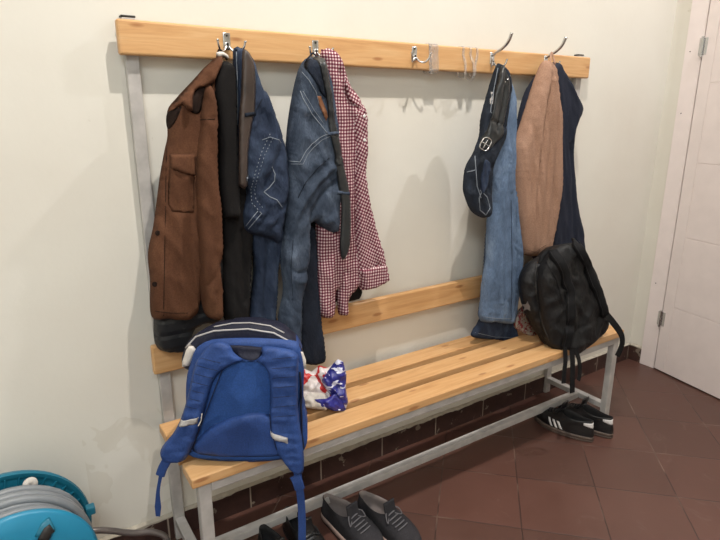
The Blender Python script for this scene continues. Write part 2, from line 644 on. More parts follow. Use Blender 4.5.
def puff(name, fr, outline, mat, parent, th=0.03, R=0.03, back=0.35, creases=(), folds=None, res=0.009,
         sharp=False, on=None, off=0.001, tilt=None, hpx=None, local=False, powr=0.5, backth=None):
    """a filled, softly inflated cloth shape with its own thickness.
    outline / creases are traced points on the plane of the frame; on = BVH of a surface it lies on"""
    if hpx is None:
        hpx = 0.2 * th

    def conv(p):
        if local:
            return Vector(p)
        if on is not None:
            d = ray(*p)
            h = on.ray_cast(CAM, d)
            if h[0] is not None:
                return fr.loc(h[0])
        return fr.px(p[0], p[1], hpx)
    o2 = [conv(p) for p in outline]
    o2 = lin_res(o2, res, True) if sharp else cr(o2, res, True)
    ol = np.array([[p.x, p.y] for p in o2])
    # drop near-duplicates
    keep = [0]
    for i in range(1, len(ol)):
        if np.hypot(*(ol[i] - ol[keep[-1]])) > res * 0.3:
            keep.append(i)
    ol = ol[keep]
    mn, mx = ol.min(0), ol.max(0)
    xs = np.arange(mn[0], mx[0], res)
    zs = np.arange(mn[1], mx[1], res * 0.87)
    G = np.array([[x + (res / 2 if (k % 2) else 0), z] for k, z in enumerate(zs) for x in xs])
    if len(G):
        G = G[inside(G, ol)]
    if len(G):
        G = G[segdist(G, ol) > res * 0.55]
    n0 = len(ol)
    allp = np.vstack([ol, G]) if len(G) else ol
    r = delaunay_2d_cdt([Vector((float(a), float(b))) for a, b in allp], [], [list(range(n0))], 1, 1e-6)
    V2 = np.array([[v.x, v.y] for v in r[0]])
    tris = [tuple(f) for f in r[2]]
    d = segdist(V2, ol)
    d[d < 1e-5] = 0
    q = np.clip(d / R, 0, 1)
    h = th * (1 - (1 - q) ** 2) ** powr
    fade = np.clip(d / (R * 0.35), 0, 1)
    for c in creases:
        pl, w, amp = c[0], c[1], c[2]
        pp = [conv(p) for p in pl]
        pp = cr(pp, res, False) if len(pp) > 2 else pp
        dd = segdist(V2, np.array([[p.x, p.y] for p in pp]), False)
        h = h + amp * np.exp(-(dd / w) ** 2) * fade
    if folds:
        amp, fx, fz, seed = folds
        nz = np.array([noise.noise(Vector((x * fx, seed, z * fz))) + 0.45 * noise.noise(Vector((x * fx * 2.3, seed + 7, z * fz * 2))) for x, z in V2])
        rz = np.array([(1 - abs(noise.noise(Vector((x * fx * 1.5 + 0.4 * z * fx, seed + 3, z * fz * 1.4))))) ** 3 - 0.5 for x, z in V2])
        h = h + amp * (0.7 * nz + 0.75 * rz) * fade
    h = np.maximum(h, d * 0.15)
    bt = backth if backth is not None else th * back
    hb = -bt * (1 - (1 - q) ** 2) ** 0.5
    base = np.zeros(len(V2))
    if tilt:
        base = np.array([tilt(a, b) for a, b in V2])
    if on is not None:
        bb = []
        for a, b in V2:
            hit = on.ray_cast(fr.P(a, b, 0.6), -fr.n)
            if hit[0] is None:
                nr = on.find_nearest(fr.P(a, b, 0))
                bb.append((nr[0] - fr.o).dot(fr.n))
            else:
                bb.append((hit[0] - fr.o).dot(fr.n))
        base = base + np.array(bb) + off
        hb = np.maximum(hb, -0.004)
    verts = [fr.P(a, b, base[i] + h[i]) for i, (a, b) in enumerate(V2)]
    bnd = d <= 0
    bmap = {}
    for i, (a, b) in enumerate(V2):
        if bnd[i]:
            bmap[i] = i
        else:
            bmap[i] = len(verts)
            verts.append(fr.P(a, b, base[i] + hb[i]))
    faces = list(tris)
    for t in tris:
        k = (bmap[t[2]], bmap[t[1]], bmap[t[0]])
        if set(k) != set(t):
            faces.append(k)
    uvs = [(a, b) for a, b in V2] + [None] * (len(verts) - len(V2))
    for i, k in bmap.items():
        uvs[k] = (V2[i][0] + (hb[i] if k >= len(V2) else 0), V2[i][1])
    for i, (a, b) in enumerate(V2):
        uvs[i] = (a + 0.5 * h[i], b)
    o = build(name, verts, faces, mat, parent, smooth=True, uvs=uvs)
    return o


def tree_of(*objs):
    vs, fs = [], []
    for o in objs:
        off = wloc(o)
        n = len(vs)
        vs += [v.co + off for v in o.data.vertices]
        fs += [tuple(i + n for i in p.vertices) for p in o.data.polygons]
    return BVHTree.FromPolygons(vs, fs)


def on_pts(tree, pts, off=0.002, step=0.008, fallback=None):
    """3-D points on a surface seen at the traced points"""
    out = []
    for x, y in pts:
        d = ray(x, y)
        h = tree.ray_cast(CAM, d)
        if h[0] is None:
            if fallback is None:
                continue
            out.append(fallback.P(*fallback.px(x, y), 0.0))
            continue
        n = h[1] if h[1].dot(d) < 0 else -h[1]
        out.append(h[0] + n * off)
    return cr(out, step) if len(out) > 2 else out


def dense(pts, k=6):
    out = []
    for a, b in zip(pts[:-1], pts[1:]):
        for j in range(k):
            out.append((a[0] + (b[0] - a[0]) * j / k, a[1] + (b[1] - a[1]) * j / k))
    out.append(pts[-1])
    return out


def seam(name, tree, pts, mat, parent, r=0.0011, off=0.0006, dash=None):
    p = on_pts(tree, dense(pts), off)
    if len(p) < 2:
        return None
    mb = MB()
    if dash:
        q = lin_res(p, 0.002)
        i = 0
        while i + dash < len(q):
            mb.tube(q[i:i + dash], r, 5)
            i += dash + 2
    else:
        mb.tube(p, r, 5)
    return mb.out(name, mat, parent, True)


# ------------------------------------------------------------------ setting
LC = 2.7262
H = 3.6
XL = -1.9
YF = -3.6


def struct(o):
    return tag(o, kind='structure')


struct(MB().box((XL - 0.1, YF, -0.1), (LC + 0.1, 0.1, 0)).out('floor', M['tile']))
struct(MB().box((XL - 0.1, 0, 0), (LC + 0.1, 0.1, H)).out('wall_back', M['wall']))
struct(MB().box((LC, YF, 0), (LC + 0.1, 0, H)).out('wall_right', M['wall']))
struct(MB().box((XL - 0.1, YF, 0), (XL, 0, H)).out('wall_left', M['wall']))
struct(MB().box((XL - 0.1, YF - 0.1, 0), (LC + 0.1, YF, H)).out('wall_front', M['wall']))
struct(MB().box((XL - 0.1, YF, H), (LC + 0.1, 0.1, H + 0.1)).out('ceiling', M['ceiling']))

HB = 0.094
bb = struct(MB().box((XL, -0.012, 0), (LC, 0, HB), 0.001).out('baseboard_back', M['skirt_x']))
br = struct(MB().box((LC - 0.012, -0.085, 0), (LC, -0.012, HB), 0.001).out('baseboard_right', M['skirt_y']))


def ragged(name, p0, p1, out_dir, parent, seed):
    """uneven strip of old mortar and paint along the top of a skirting tile"""
    p0, p1 = Vector(p0), Vector(p1)
    L = (p1 - p0).length
    n = int(L / 0.006)
    vs, fs = [], []
    for i in range(n + 1):
        p = p0.lerp(p1, i / n)
        s = i * L / n
        k = noise.noise(Vector((s * 9, seed, 0))) + 0.6 * noise.noise(Vector((s * 40, seed, 3)))
        lo = 0.0015 + max(0, k) * 0.010
        hi = 0.005 + 0.005 * abs(noise.noise(Vector((s * 14, seed, 8))))
        vs += [p + out_dir * 0.0025 - Vector((0, 0, lo)), p + out_dir * 0.003 + Vector((0, 0, 0.001)), p + Vector((0, 0, hi)) - out_dir * 0.0108, p - out_dir * 0.0115 - Vector((0, 0, 0.0))]
    for i in range(n):
        a, b = i * 4, i * 4 + 4
        for j in range(4):
            fs.append((a + j, a + (j + 1) % 4, b + (j + 1) % 4, b + j))
    fs += [(0, 1, 2, 3), tuple(n * 4 + j for j in range(4))]
    return build(name, vs, fs, M['mortar'], parent)


ragged('mortar', (XL + 0.01, -0.012, HB), (LC - 0.014, -0.012, HB), Vector((0, -1, 0)), bb, 1.3)
ragged('mortar', (LC - 0.012, -0.014, HB), (LC - 0.012, -0.085, HB), Vector((-1, 0, 0)), br, 5.3)

# door in the right wall, standing slightly ajar
FY0, FY1 = -0.085, -0.170
frm = MB()
frm.box((LC - 0.016, FY1, 0), (LC + 0.0, FY0, 2.13), 0.002)
frm.box((LC - 0.016, -1.06, 0), (LC + 0.0, -0.975, 2.13), 0.002)
frm.box((LC - 0.0162, -1.06, 2.05), (LC + 0.0, FY0, 2.13), 0.002)
dframe = struct(frm.out('trim_1', M['door']))
for z in (0.5, 1.42, 1.72):
    MB().lathe((LC - 0.0165, -0.112, z), (-1, 0, 0), [(0.0001, 0), (0.003, 0), (0.003, 0.0006), (0.0001, 0.0006)], 12).out('screw_hole', M['cap'], dframe)
AJ = math.radians(11)
DH = Vector((LC - 0.020, FY1 - 0.006, 0))
du = Vector((-math.sin(AJ), -math.cos(AJ), 0))
dn = Vector((-math.cos(AJ), math.sin(AJ), 0))
dm = Matrix(((du.x, dn.x, 0, DH.x), (du.y, dn.y, 0, DH.y), (0, 0, 1, 0.008), (0, 0, 0, 1)))
leaf = MB()
# leaf built as panels between routed grooves
cols = [(0.0, 0.062), (0.066, 0.74), (0.744, 0.80)]
rows = [(0, 0.385), (0.389, 0.775), (0.779, 1.165), (1.169, 1.555), (1.559, 2.035)]
leaf.box((0, -0.036, 0), (0.80, -0.003, 2.035), 0.0, dm)
leaf.box((cols[0][0], -0.004, 0), (cols[0][1], 0, 2.035), 0.0012, dm, 1)
leaf.box((cols[2][0], -0.004, 0), (cols[2][1], 0, 2.035), 0.0012, dm, 1)
for a, b in rows:
    leaf.box((cols[1][0], -0.004, a), (cols[1][1], 0, b), 0.0012, dm, 1)
door = struct(leaf.out('door_1', M['door']))
for z in (0.30, 1.73):
    hb = MB()
    hb.tube([dm @ Vector((-0.004, 0.006, z - 0.045)), dm @ Vector((-0.004, 0.006, z + 0.045))], 0.006, 12)
    for k in (-0.045, 0.0, 0.045):
        hb.lathe(dm @ Vector((-0.004, 0.006, z + k)), (0, 0, 1), [(0.0001, -0.002), (0.0075, -0.002), (0.0075, 0.002), (0.0001, 0.002)], 14)
    hb.box((0.0, -0.001, z - 0.04), (0.02, 0.0015, z + 0.04), 0.0005, dm, 1)
    hb.box((-0.022, -0.002, z - 0.04), (-0.004, 0.004, z + 0.04), 0.0005, dm, 1)
    hb.out('hinge', M['chrome'], door)
hd = MB()
hd.box((0.735, 0, 0.98), (0.765, 0.006, 1.12), 0.002, dm)
hd.tube([dm @ Vector(p) for p in ((0.75, 0.004, 1.05), (0.75, 0.045, 1.05), (0.73, 0.052, 1.05), (0.64, 0.05, 1.05))], 0.008, 12)
hd.out('door_handle', M['chrome'], door, True)

# ------------------------------------------------------------------ bench with coat rack
ZT, ZS = 1.6623, 0.4629
YB = -0.0522            # front face of the back boards
rack = thing('coat_rack_bench', 'long grey metal bench with pine slats and a pine hook board above it', 'bench', (1.0, -0.2, 0))


def board(name, x0, x1, y0, y1, z0, z1, bev=0.004, warp=0):
    return MB().box((x0, y0, z0), (x1, y1, z1), bev, None, 3).out(name, M['wood'], rack, False)


hook_board = board('hook_board', 0, 2.0, YB, YB + 0.026, ZT - 0.0895, ZT, 0.007)
board('back_board', 0, 2.0, YB, YB + 0.026, 0.640, 0.7345, 0.006)
TS = 0.031
YS = -0.3775
sl = [(YS, YS + 0.092), (-0.250, -0.160), (-0.124, -0.035)]
for a, b in sl:
    board('seat_slat', 0, 2.0, a, b, ZS - TS, ZS, 0.004)
PX, PW = 0.0185, 0.036
for x in (PX, 2.0 - PX - PW):
    MB().box((x, YB + 0.026, 0), (x + PW, -0.003, ZT + 0.008), 0.003).out('post', M['paint'], rack)
    MB().box((x - 0.001, YB + 0.025, ZT + 0.008), (x + PW + 0.001, -0.002, ZT + 0.013), 0.0015).out('post_cap', M['cap'], rack)
    MB().box((x, YS + 0.008, 0.0), (x + PW, YS + 0.038, ZS - TS - 0.001), 0.003).out('leg', M['paint'], rack)
    MB().box((x + 0.002, YS + 0.038, 0.062), (x + PW - 0.002, YB + 0.026, 0.088), 0.002).out('side_bar', M['paint'], rack)
    MB().box((x + 0.002, YS + 0.038, ZS - TS - 0.031), (x + PW - 0.002, YB + 0.026, ZS - TS - 0.001), 0.002).out('seat_bearer', M['paint'], rack)
MB().box((PX + PW, YS + 0.006, ZS - TS - 0.030), (2.0 - PX - PW, YS + 0.030, ZS - TS - 0.001), 0.003).out('seat_rail', M['paint'], rack)
MB().box((PX + PW, -0.218, 0.060), (2.0 - PX - PW, -0.186, 0.088), 0.002).out('foot_rail', M['paint'], rack)
for x in (0.03, 1.97):
    for a, b in sl:
        pass


def hook(x, z, long_arm):
    c = Vector((x, YB, z))
    pl = MB()
    pl.box((x - 0.011, YB - 0.003, z - 0.020), (x + 0.011, YB, z + 0.022), 0.0015)
    pl.box((x - 0.007, YB - 0.008, z - 0.026), (x + 0.007, YB - 0.002, z - 0.004), 0.002)
    for s in (-1, 1):
        pts = [c + Vector(p) for p in ((s * 0.003, -0.006, -0.014), (s * 0.014, -0.014, -0.028), (s * 0.028, -0.026, -0.031), (s * 0.037, -0.036, -0.020), (s * 0.041, -0.040, -0.004))]
        q = cr(pts, 0.003)
        pl.tube(q, 0.0033, 8)
        pl.lathe(q[-1], (0, 0, 1), [(0.0001, -0.003), (0.0042, -0.002), (0.0042, 0.002), (0.0001, 0.0035)], 10)
    if long_arm:
        pts = [c + Vector(p) for p in ((0, -0.004, 0.012), (0.002, -0.018, 0.022), (0.005, -0.045, 0.034), (0.008, -0.070, 0.055), (0.010, -0.085, 0.086))]
        q = cr(pts, 0.003)
        pl.tube(q, 0.0060, 10, scale=[0.75 + 0.45 * i / len(q) for i in range(len(q))])
    h = pl.out('coat_hook', M['chrome'], rack, True)
    for dz in (0.014, -0.010):
        MB().lathe((x, YB - 0.0030 if dz > 0 else YB - 0.0080, z + dz), (0, -1, 0), [(0.0001, 0), (0.0035, 0), (0.003, 0.0015), (0.0001, 0.002)], 12).out('screw', M['cap'], h)
    return h


HK = [(0.297, 1.625, 0), (0.590, 1.623, 0), (0.990, 1.628, 0), (1.378, 1.627, 1), (1.694, 1.633, 1)]
for x, z, la in HK:
    hook(x, z, la)


def film_loop(x, w, label, sag, tilt):
    """clear plastic wrapped round the hook board"""
    y0, y1 = YB - 0.0015, YB + 0.0275
    z0, z1 = ZT - 0.0915, ZT + 0.0015
    pts = [(x, y0, z1 - 0.004), (x, y0 - 0.001, ZT - 0.03), (x + tilt, y0 - 0.004 - sag * 0.3, ZT - 0.06), (x + tilt, y0 - 0.003 - sag * 0.3, z0 - sag),
           (x + tilt, (y0 + y1) / 2, z0 - 0.004 - sag), (x, y1 + 0.001, z0), (x, y1, ZT - 0.04), (x, y1, z1 - 0.003), (x, (y0 + y1) / 2, z1)]
    q = cr(pts, 0.006, True)
    c = Vector((x, (y0 + y1) / 2, ZT - 0.045))
    ups = [Vector((0, p.y - c.y, (p.z - c.z) * 0.35)).normalized() for p in q]
    mb = MB().band(q, w, 0.0010, ups, True)
    return mb


w1 = thing('clear_tape', 'clear crinkled tape wrapped round the hook board right of the empty hook', 'tape', (1.09, YB, ZT - 0.09))
film_loop(1.078, 0.045, '', 0.004, 0.0).out('tape_band', M['film'], w1, True)
w2 = thing('plastic_loop', 'clear plastic loops hanging round the hook board beside the belted jeans', 'plastic loop', (1.24, YB, ZT - 0.09))
for i, (x, s, tl) in enumerate(((1.225, 0.014, 0.006), (1.262, 0.020, 0.010), (1.296, 0.010, -0.012))):
    film_loop(x, 0.012, '', s, tl).out('loop', M['film'], w2, True)

# ------------------------------------------------------------------ clothes
# --- first hook: black jacket, brown jacket, black knit, dark trousers, jeans
qb = thing('quilted_jacket', 'black quilted jacket mostly hidden behind the brown corduroy jacket', 'jacket', (0.1, -0.07, 0.78))
F = wallplane(-0.066)
puff('jacket_body', F, [(214, 66), (222, 66), (226, 90), (226, 150), (224, 240), (224, 300), (218, 322), (204, 324), (194, 330), (191, 347), (180, 352), (164, 352), (156, 345), (154, 325), (156, 280), (168, 200), (176, 140), (190, 95), (203, 74)],
     M['quilt'], qb, 0.034, 0.02, folds=(0.008, 14, 3, 2), backth=0.004)

bj = thing('corduroy_jacket', 'brown corduroy jacket with chest pocket hanging on the left end hook', 'jacket', (0.14, -0.10, 0.83))
F = wallplane(-0.104)
body = puff('jacket_body', F, [(217, 57), (203, 70), (190, 84), (177, 98), (168, 111), (168, 136), (165, 151), (160, 179), (154, 225), (148.5, 253), (150.5, 281), (152, 317), (168, 319.5), (190, 320), (199, 309), (203, 285), (212, 200), (216, 120), (216, 85), (222, 62)],
            M['corduroy'], bj, 0.034, 0.03, backth=0.004, folds=(0.012, 16, 3, 5),
            creases=[([(166, 150), (165, 200), (163, 318)], 0.004, -0.004), ([(178, 215), (178, 260), (186, 312)], 0.012, 0.010),
                     ([(184, 110), (178, 150)], 0.006, -0.004), ([(190, 180), (190, 240), (196, 300)], 0.010, -0.008), ([(160, 230), (157, 300)], 0.006, 0.004)])
tb = tree_of(body)
slv = puff('sleeve', wallplane(-0.128), [(206, 84), (213, 88), (217, 104), (218, 118), (218, 151), (219, 190), (221, 200), (223, 248), (221, 268), (223, 290), (223, 315), (214, 320), (205, 313), (201, 292), (198, 253), (195.5, 198), (195, 170), (197, 145), (199, 120), (202, 96)],
           M['corduroy'], bj, 0.040, 0.022, backth=0.02, folds=(0.010, 18, 5, 9),
           creases=[([(200, 119), (218, 118)], 0.003, -0.003), ([(213, 240), (205, 290)], 0.006, -0.006), ([(222, 250), (214, 272), (204, 285)], 0.005, -0.006), ([(212, 290), (216, 316)], 0.004, -0.006)])
# collar lying open, dark lining inside the neck
puff('lining', F, [(196, 89), (214, 80), (210, 88), (203, 98), (200, 112), (192, 113), (189, 104)], M['corduroy_dark'], bj, 0.003, 0.006, on=tb, off=0.002, res=0.006)
puff('lining', F, [(168, 112), (181, 106), (178, 116), (169, 129), (166, 122)], M['corduroy_dark'], bj, 0.002, 0.006, on=tb, off=0.001, res=0.006)
puff('collar', F, [(217, 56), (223, 57), (221, 64), (214, 80), (206, 86), (196, 89), (192, 97), (191, 111), (186, 109), (181, 104), (168, 111), (172, 103), (178, 96), (190, 83), (202, 69)],
     M['corduroy'], bj, 0.009, 0.006, on=tb, off=0.011, res=0.006)
fl = puff('pocket_flap', F, [(169, 154), (195, 153.5), (195.5, 177), (182, 173), (169, 168)], M['corduroy'], bj, 0.005, 0.003, on=tb, off=0.004, res=0.006, sharp=True)
puff('pocket', F, [(169, 168), (195, 172), (194, 213), (172, 211.5), (168, 204)], M['corduroy'], bj, 0.0025, 0.005, on=tb, off=0.0005, res=0.006, sharp=True)
seam('stitching', tree_of(slv), [(199.5, 120), (217.5, 119)], M['corduroy_dark'], bj, 0.0012)
seam('stitching', tb, [(167, 138), (165.5, 200), (163.5, 316)], M['corduroy_dark'], bj, 0.0010)
seam('stitching', tb, [(155, 311), (170, 313), (188, 313)], M['corduroy_dark'], bj, 0.0010)
for p in ((158, 233), (155, 284)):
    q = on_pts(tb, [p], 0.001)[0]
    MB().lathe(q, (-0.3, -1, 0), [(0.0001, 0), (0.0075, 0), (0.0075, 0.002), (0.005, 0.003), (0.0001, 0.0025)], 16).out('button', M['corduroy_dark'], bj, True)
hp = Vector((0.297 - 0.032, YB - 0.034, 1.600))
tp = wallplane(-0.112)
lo = MB().tube(cr([tp.P(*tp.px(216.5, 59)), hp + Vector((-0.004, -0.004, -0.004)), tp.P(*tp.px(227, 60))], 0.004), 0.003, 8)
lo.out('hanging_loop', M['corduroy_dark'], bj, True)
puff('neck_label', wallplane(-0.118), [(216, 53), (222, 51.5), (228, 55), (229, 59), (224, 56.5), (219, 57)], M['white_cloth'], bj, 0.004, 0.004, res=0.004)

tr = thing('black_trousers', 'black trousers hanging under the black knit sleeve beside brown jacket', 'trousers', (0.22, -0.09, 0.84))
puff('trouser_legs', wallplane(-0.084), [(222, 190), (236, 180), (247, 190), (253, 215), (253, 240), (252, 267), (250, 300), (248, 322), (236, 328), (226, 322), (221, 300), (220, 260), (221, 220)],
     M['black_knit'], tr, 0.032, 0.02, backth=0.004, folds=(0.006, 20, 5, 3), creases=[([(240, 230), (243, 300)], 0.008, -0.012), ([(228, 240), (230, 310)], 0.006, 0.006)])
kn = thing('black_pullover', 'black knit pullover with its sleeve hanging between brown jacket and jeans', 'pullover', (0.25, -0.12, 1.14))
puff('sleeve', wallplane(-0.120), [(222, 63), (228, 61), (234, 66), (236, 80), (237, 109), (238, 151), (239, 178), (240, 217), (232, 218.5), (223, 217), (220, 195), (219, 151), (217, 118), (214, 96), (214, 76)],
     M['black_knit'], kn, 0.034, 0.018, backth=0.02, folds=(0.003, 20, 3, 3))

ja = thing('belted_jeans', 'dark blue jeans with worn brown belt hanging next to the brown jacket', 'jeans', (0.36, -0.10, 0.8))
F = wallplane(-0.108)
leg_a = puff('leg', wallplane(-0.082), [(252, 215), (284, 205), (283, 240), (279, 262), (277, 290), (275, 322), (270, 345), (247, 345), (250, 309), (254, 267), (250, 238)],
             M['denim_a'], ja, 0.036, 0.02, backth=0.004, folds=(0.010, 22, 4, 4), creases=[([(266, 240), (263, 290), (262, 340)], 0.008, -0.012)])
up_a = puff('waist_and_seat', F, [(235, 48), (239, 46), (244, 50), (252, 57), (258, 76), (262, 86), (269, 98), (279, 126), (286, 154), (288, 180), (287, 200), (284, 219), (279, 243), (270, 240), (258, 236), (250, 234), (244, 226), (243, 212), (247, 190), (239, 178), (237, 137), (235, 100), (234, 60)],
            M['denim_a'], ja, 0.052, 0.035, backth=0.012, folds=(0.011, 16, 8, 6),
            creases=[([(262, 100), (270, 130), (262, 170)], 0.012, 0.010), ([(276, 150), (262, 180), (256, 205)], 0.006, -0.008), ([(262, 214), (255, 225)], 0.006, -0.012), ([(270, 225), (285, 195)], 0.006, -0.008),
                     ([(250, 140), (258, 110), (262, 88)], 0.004, -0.006), ([(246, 214), (262, 222), (280, 210)], 0.006, 0.008)])
ta = tree_of(up_a)
seam('side_seam', ta, [(270, 134), (262, 151), (256, 170), (251, 190), (252, 203), (262, 214)], M['thread'], ja, 0.0012, dash=3)
seam('side_seam', ta, [(273, 138), (265, 154), (259, 172), (254.5, 190), (256, 200), (264, 209)], M['thread'], ja, 0.0010, dash=3)
seam('pocket_seam', ta, [(272, 167), (275, 174), (274.5, 181), (269, 188), (264, 192), (270, 197), (277, 200), (282, 207)], M['thread'], ja, 0.0015)
seam('pocket_seam', ta, [(262, 140), (270, 137), (279, 140), (281, 143)], M['thread'], ja, 0.0010)
seam('pocket_seam', ta, [(262, 99), (259, 105), (256, 110)], M['denim_dark'], ja, 0.0015)
seam('hem_seam', ta, [(246, 226), (253, 217), (258, 211)], M['thread'], ja, 0.0013)
seam('hem_seam', ta, [(248.5, 229), (256, 220), (262, 213)], M['thread'], ja, 0.0013)
seam('waistband_seam', ta, [(236.5, 50), (237.5, 80), (238, 110), (237.5, 125)], M['thread'], ja, 0.0014)
blt = puff('belt', wallplane(-0.166), [(243, 50), (248, 51), (252, 57), (255, 68), (256, 90), (255, 112), (252.5, 123), (248.5, 151), (247.5, 186), (240, 186), (239, 176), (239, 140), (239.5, 115), (241, 95), (242, 68)],
           M['belt_brown'], ja, 0.009, 0.014, backth=0.003, res=0.007)
tbl = tree_of(ta and up_a, blt)
lp = puff('belt_loop', F, [(237.5, 113), (255.5, 111.5), (256, 115.5), (238, 117)], M['denim_dark'], ja, 0.002, 0.003, on=tbl, off=0.002, res=0.004, sharp=True)
puff('belt_loop', F, [(238.5, 175.5), (248, 175), (248, 178.5), (238.5, 179)], M['thread'], ja, 0.002, 0.003, on=tbl, off=0.002, res=0.004, sharp=True)
hk = Vector((0.297 + 0.034, YB - 0.036, 1.604))
tq = wallplane(-0.125)
MB().tube(cr([tq.P(*tq.px(236, 50)), hk + Vector((-0.002, -0.005, -0.004)), tq.P(*tq.px(246, 53))], 0.004), 0.0035, 8).out('hanging_loop', M['denim_dark'], ja, True)

# --- second hook
dk = thing('dark_garment', 'dark garment hanging behind the checked shirt with its hem showing', 'garment', (0.62, -0.06, 0.77))
puff('cloth', wallplane(-0.064), [(312, 215), (335, 205), (350, 222), (359, 250), (362, 282), (361, 297), (349, 302), (330, 302), (316, 303), (312, 290)], M['black_knit'], dk, 0.020, 0.02, backth=0.004, folds=(0.005, 20, 4, 1))
sh = thing('checked_shirt', 'burgundy and white checked shirt hanging on the second hook', 'shirt', (0.7, -0.09, 0.78))
F = wallplane(-0.092)
sb = puff('shirt_body', F, [(321, 56), (325, 49.5), (331, 48), (338, 55), (344, 68), (350.5, 89), (360, 102), (366, 114), (367.5, 144), (365, 170), (364, 200), (366, 240), (364, 278), (358, 286), (352, 294), (348, 300), (348, 311), (347, 315), (340, 315), (338, 304), (335.5, 290), (334, 316), (319.6, 315), (316, 289), (316, 232), (322, 190), (326, 120)],
          M['gingham'], sh, 0.036, 0.030, backth=0.006, folds=(0.012, 22, 4, 12),
          creases=[([(340, 80), (352, 120), (358, 170), (360, 260)], 0.005, 0.008), ([(336, 70), (346, 120), (350, 180), (352, 260)], 0.006, -0.010), ([(330, 240), (326, 300)], 0.008, 0.008), ([(342, 270), (336, 300)], 0.005, -0.010)])
ssl = puff('sleeve', wallplane(-0.118), [(353, 110), (360, 108), (366, 118), (367, 150), (366, 175), (370, 203), (377, 230), (384.5, 258), (388, 279), (376, 287), (362, 290.5), (360, 284), (357, 270), (356, 240), (355, 200), (354, 150)],
           M['gingham_tilt'], sh, 0.026, 0.016, backth=0.016, folds=(0.006, 24, 6, 15),
           creases=[([(361, 130), (362, 180), (366, 250)], 0.005, -0.008), ([(358, 266), (366, 272), (373, 267), (375, 262)], 0.003, -0.008), ([(370, 220), (378, 268)], 0.005, 0.006)])
puff('cuff', wallplane(-0.122), [(358, 268), (372, 264.5), (384, 262), (388.5, 280), (374, 288), (362, 290.5)], M['gingham'], sh, 0.032, 0.014, backth=0.010, res=0.007, sharp=True)
puff('collar', F, [(345, 76), (352, 88), (361, 101), (366, 113), (363, 114), (358, 108), (351, 103), (345, 92)], M['gingham_tilt'], sh, 0.005, 0.008, on=tree_of(sb), off=0.001, res=0.006)
tsb = tree_of(sb, ssl)
for p in ((364, 116), (364.5, 140)):
    q = on_pts(tsb, [p], 0.001)
    if q:
        MB().lathe(q[0], (-0.3, -1, 0), [(0.0001, 0), (0.005, 0), (0.005, 0.002), (0.0001, 0.002)], 14).out('button', M['stripe'], sh, True)

jb = thing('belted_jeans', 'faded blue jeans with long black belt hanging on the second hook', 'jeans', (0.52, -0.1, 0.56))
leg_r = puff('leg', wallplane(-0.085), [(296, 238), (312, 226), (316, 240), (317, 266), (319, 300), (322, 326), (325, 351), (323, 362), (309, 365), (298, 358), (296, 330), (296, 290)],
             M['denim_dark'], jb, 0.034, 0.02, backth=0.004, folds=(0.006, 20, 3, 8))
F = wallplane(-0.115)
up_b = puff('waist_and_leg', F, [(307, 58.5), (314, 57), (322, 57), (328, 73), (332, 92), (335, 115), (338, 135), (339.5, 157), (339, 196), (338.5, 222), (336, 233), (328, 232), (319, 225), (313, 221), (309, 228), (309, 250), (306, 275), (302, 305), (298, 350), (277, 345), (279, 318), (284, 290), (281.5, 262), (284, 237), (286, 204), (286.5, 178), (286.5, 160), (288.5, 126), (294, 92), (300, 69)],
            M['denim_b'], jb, 0.050, 0.032, backth=0.016, folds=(0.011, 16, 8, 21),
            creases=[([(327, 166), (314, 178), (300, 196), (291, 216), (284, 238)], 0.009, 0.014), ([(332, 180), (318, 192), (308, 210), (306, 222)], 0.008, -0.012),
                     ([(292, 172), (296, 200)], 0.01, -0.008), ([(284, 262), (292, 270), (306, 268)], 0.005, -0.008), ([(288, 278), (298, 280), (304, 275)], 0.004, 0.006),
                     ([(296, 300), (294, 340)], 0.006, 0.006), ([(330, 215), (320, 222)], 0.01, 0.006), ([(312, 120), (318, 150), (312, 165)], 0.012, 0.006)])
tB = tree_of(up_b)
seam('yoke_seam', tB, [(300.5, 91), (303, 98), (312, 114), (320, 124), (327, 133)], M['thread'], jb, 0.0013)
seam('yoke_seam', tB, [(303, 91), (307, 98), (314, 110), (324, 124)], M['thread'], jb, 0.0008)
seam('pocket_seam', tB, [(330, 133), (321, 137), (312, 144), (306, 151), (300, 162), (289, 161)], M['thread'], jb, 0.0011)
seam('pocket_seam', tB, [(331, 136), (322, 140), (314, 147), (308, 154), (303, 164), (291, 164)], M['thread'], jb, 0.0008)
seam('waistband_seam', tB, [(302, 72), (309, 80), (316, 92), (319, 104)], M['thread'], jb, 0.0010)
seam('side_seam', tB, [(329, 158), (318, 168), (306, 182), (298, 198)], M['denim_dark'], jb, 0.0015)
seam('side_seam', tB, [(293, 240), (291, 268), (293, 300)], M['denim_dark'], jb, 0.0013)
puff('leather_patch', F, [(317, 96), (321, 96), (328, 117), (326, 121), (321, 110)], M['patch_leather'], jb, 0.002, 0.004, on=tB, off=0.001, res=0.005, sharp=True)
puff('waistband', F, [(305, 61), (313, 59), (322, 71), (328, 95), (326, 98), (320, 92), (311, 76), (304, 68)], M['denim_dark'], jb, 0.004, 0.006, on=tB, off=0.002, res=0.005)
b2 = puff('belt', F, [(313, 59), (321, 57.5), (327.5, 73), (331, 92), (335, 125), (340, 149), (343, 160), (337, 166), (335, 160), (330, 138), (328, 125), (325, 97), (319.6, 71)],
          M['belt_black'], jb, 0.004, 0.004, on=tB, off=0.006, res=0.006)
b3 = puff('belt_tail', wallplane(-0.168), [(335, 158), (342, 156), (345, 170), (349.5, 191), (351, 214), (350, 246), (343.5, 260), (340, 248), (341.5, 209), (338, 183)],
          M['belt_black'], jb, 0.007, 0.012, backth=0.003, res=0.007)
puff('belt_loop', wallplane(-0.174), [(337, 190.5), (350, 192), (350, 195.5), (337.5, 194)], M['denim_b'], jb, 0.003, 0.003, res=0.004, sharp=True, backth=0.008)
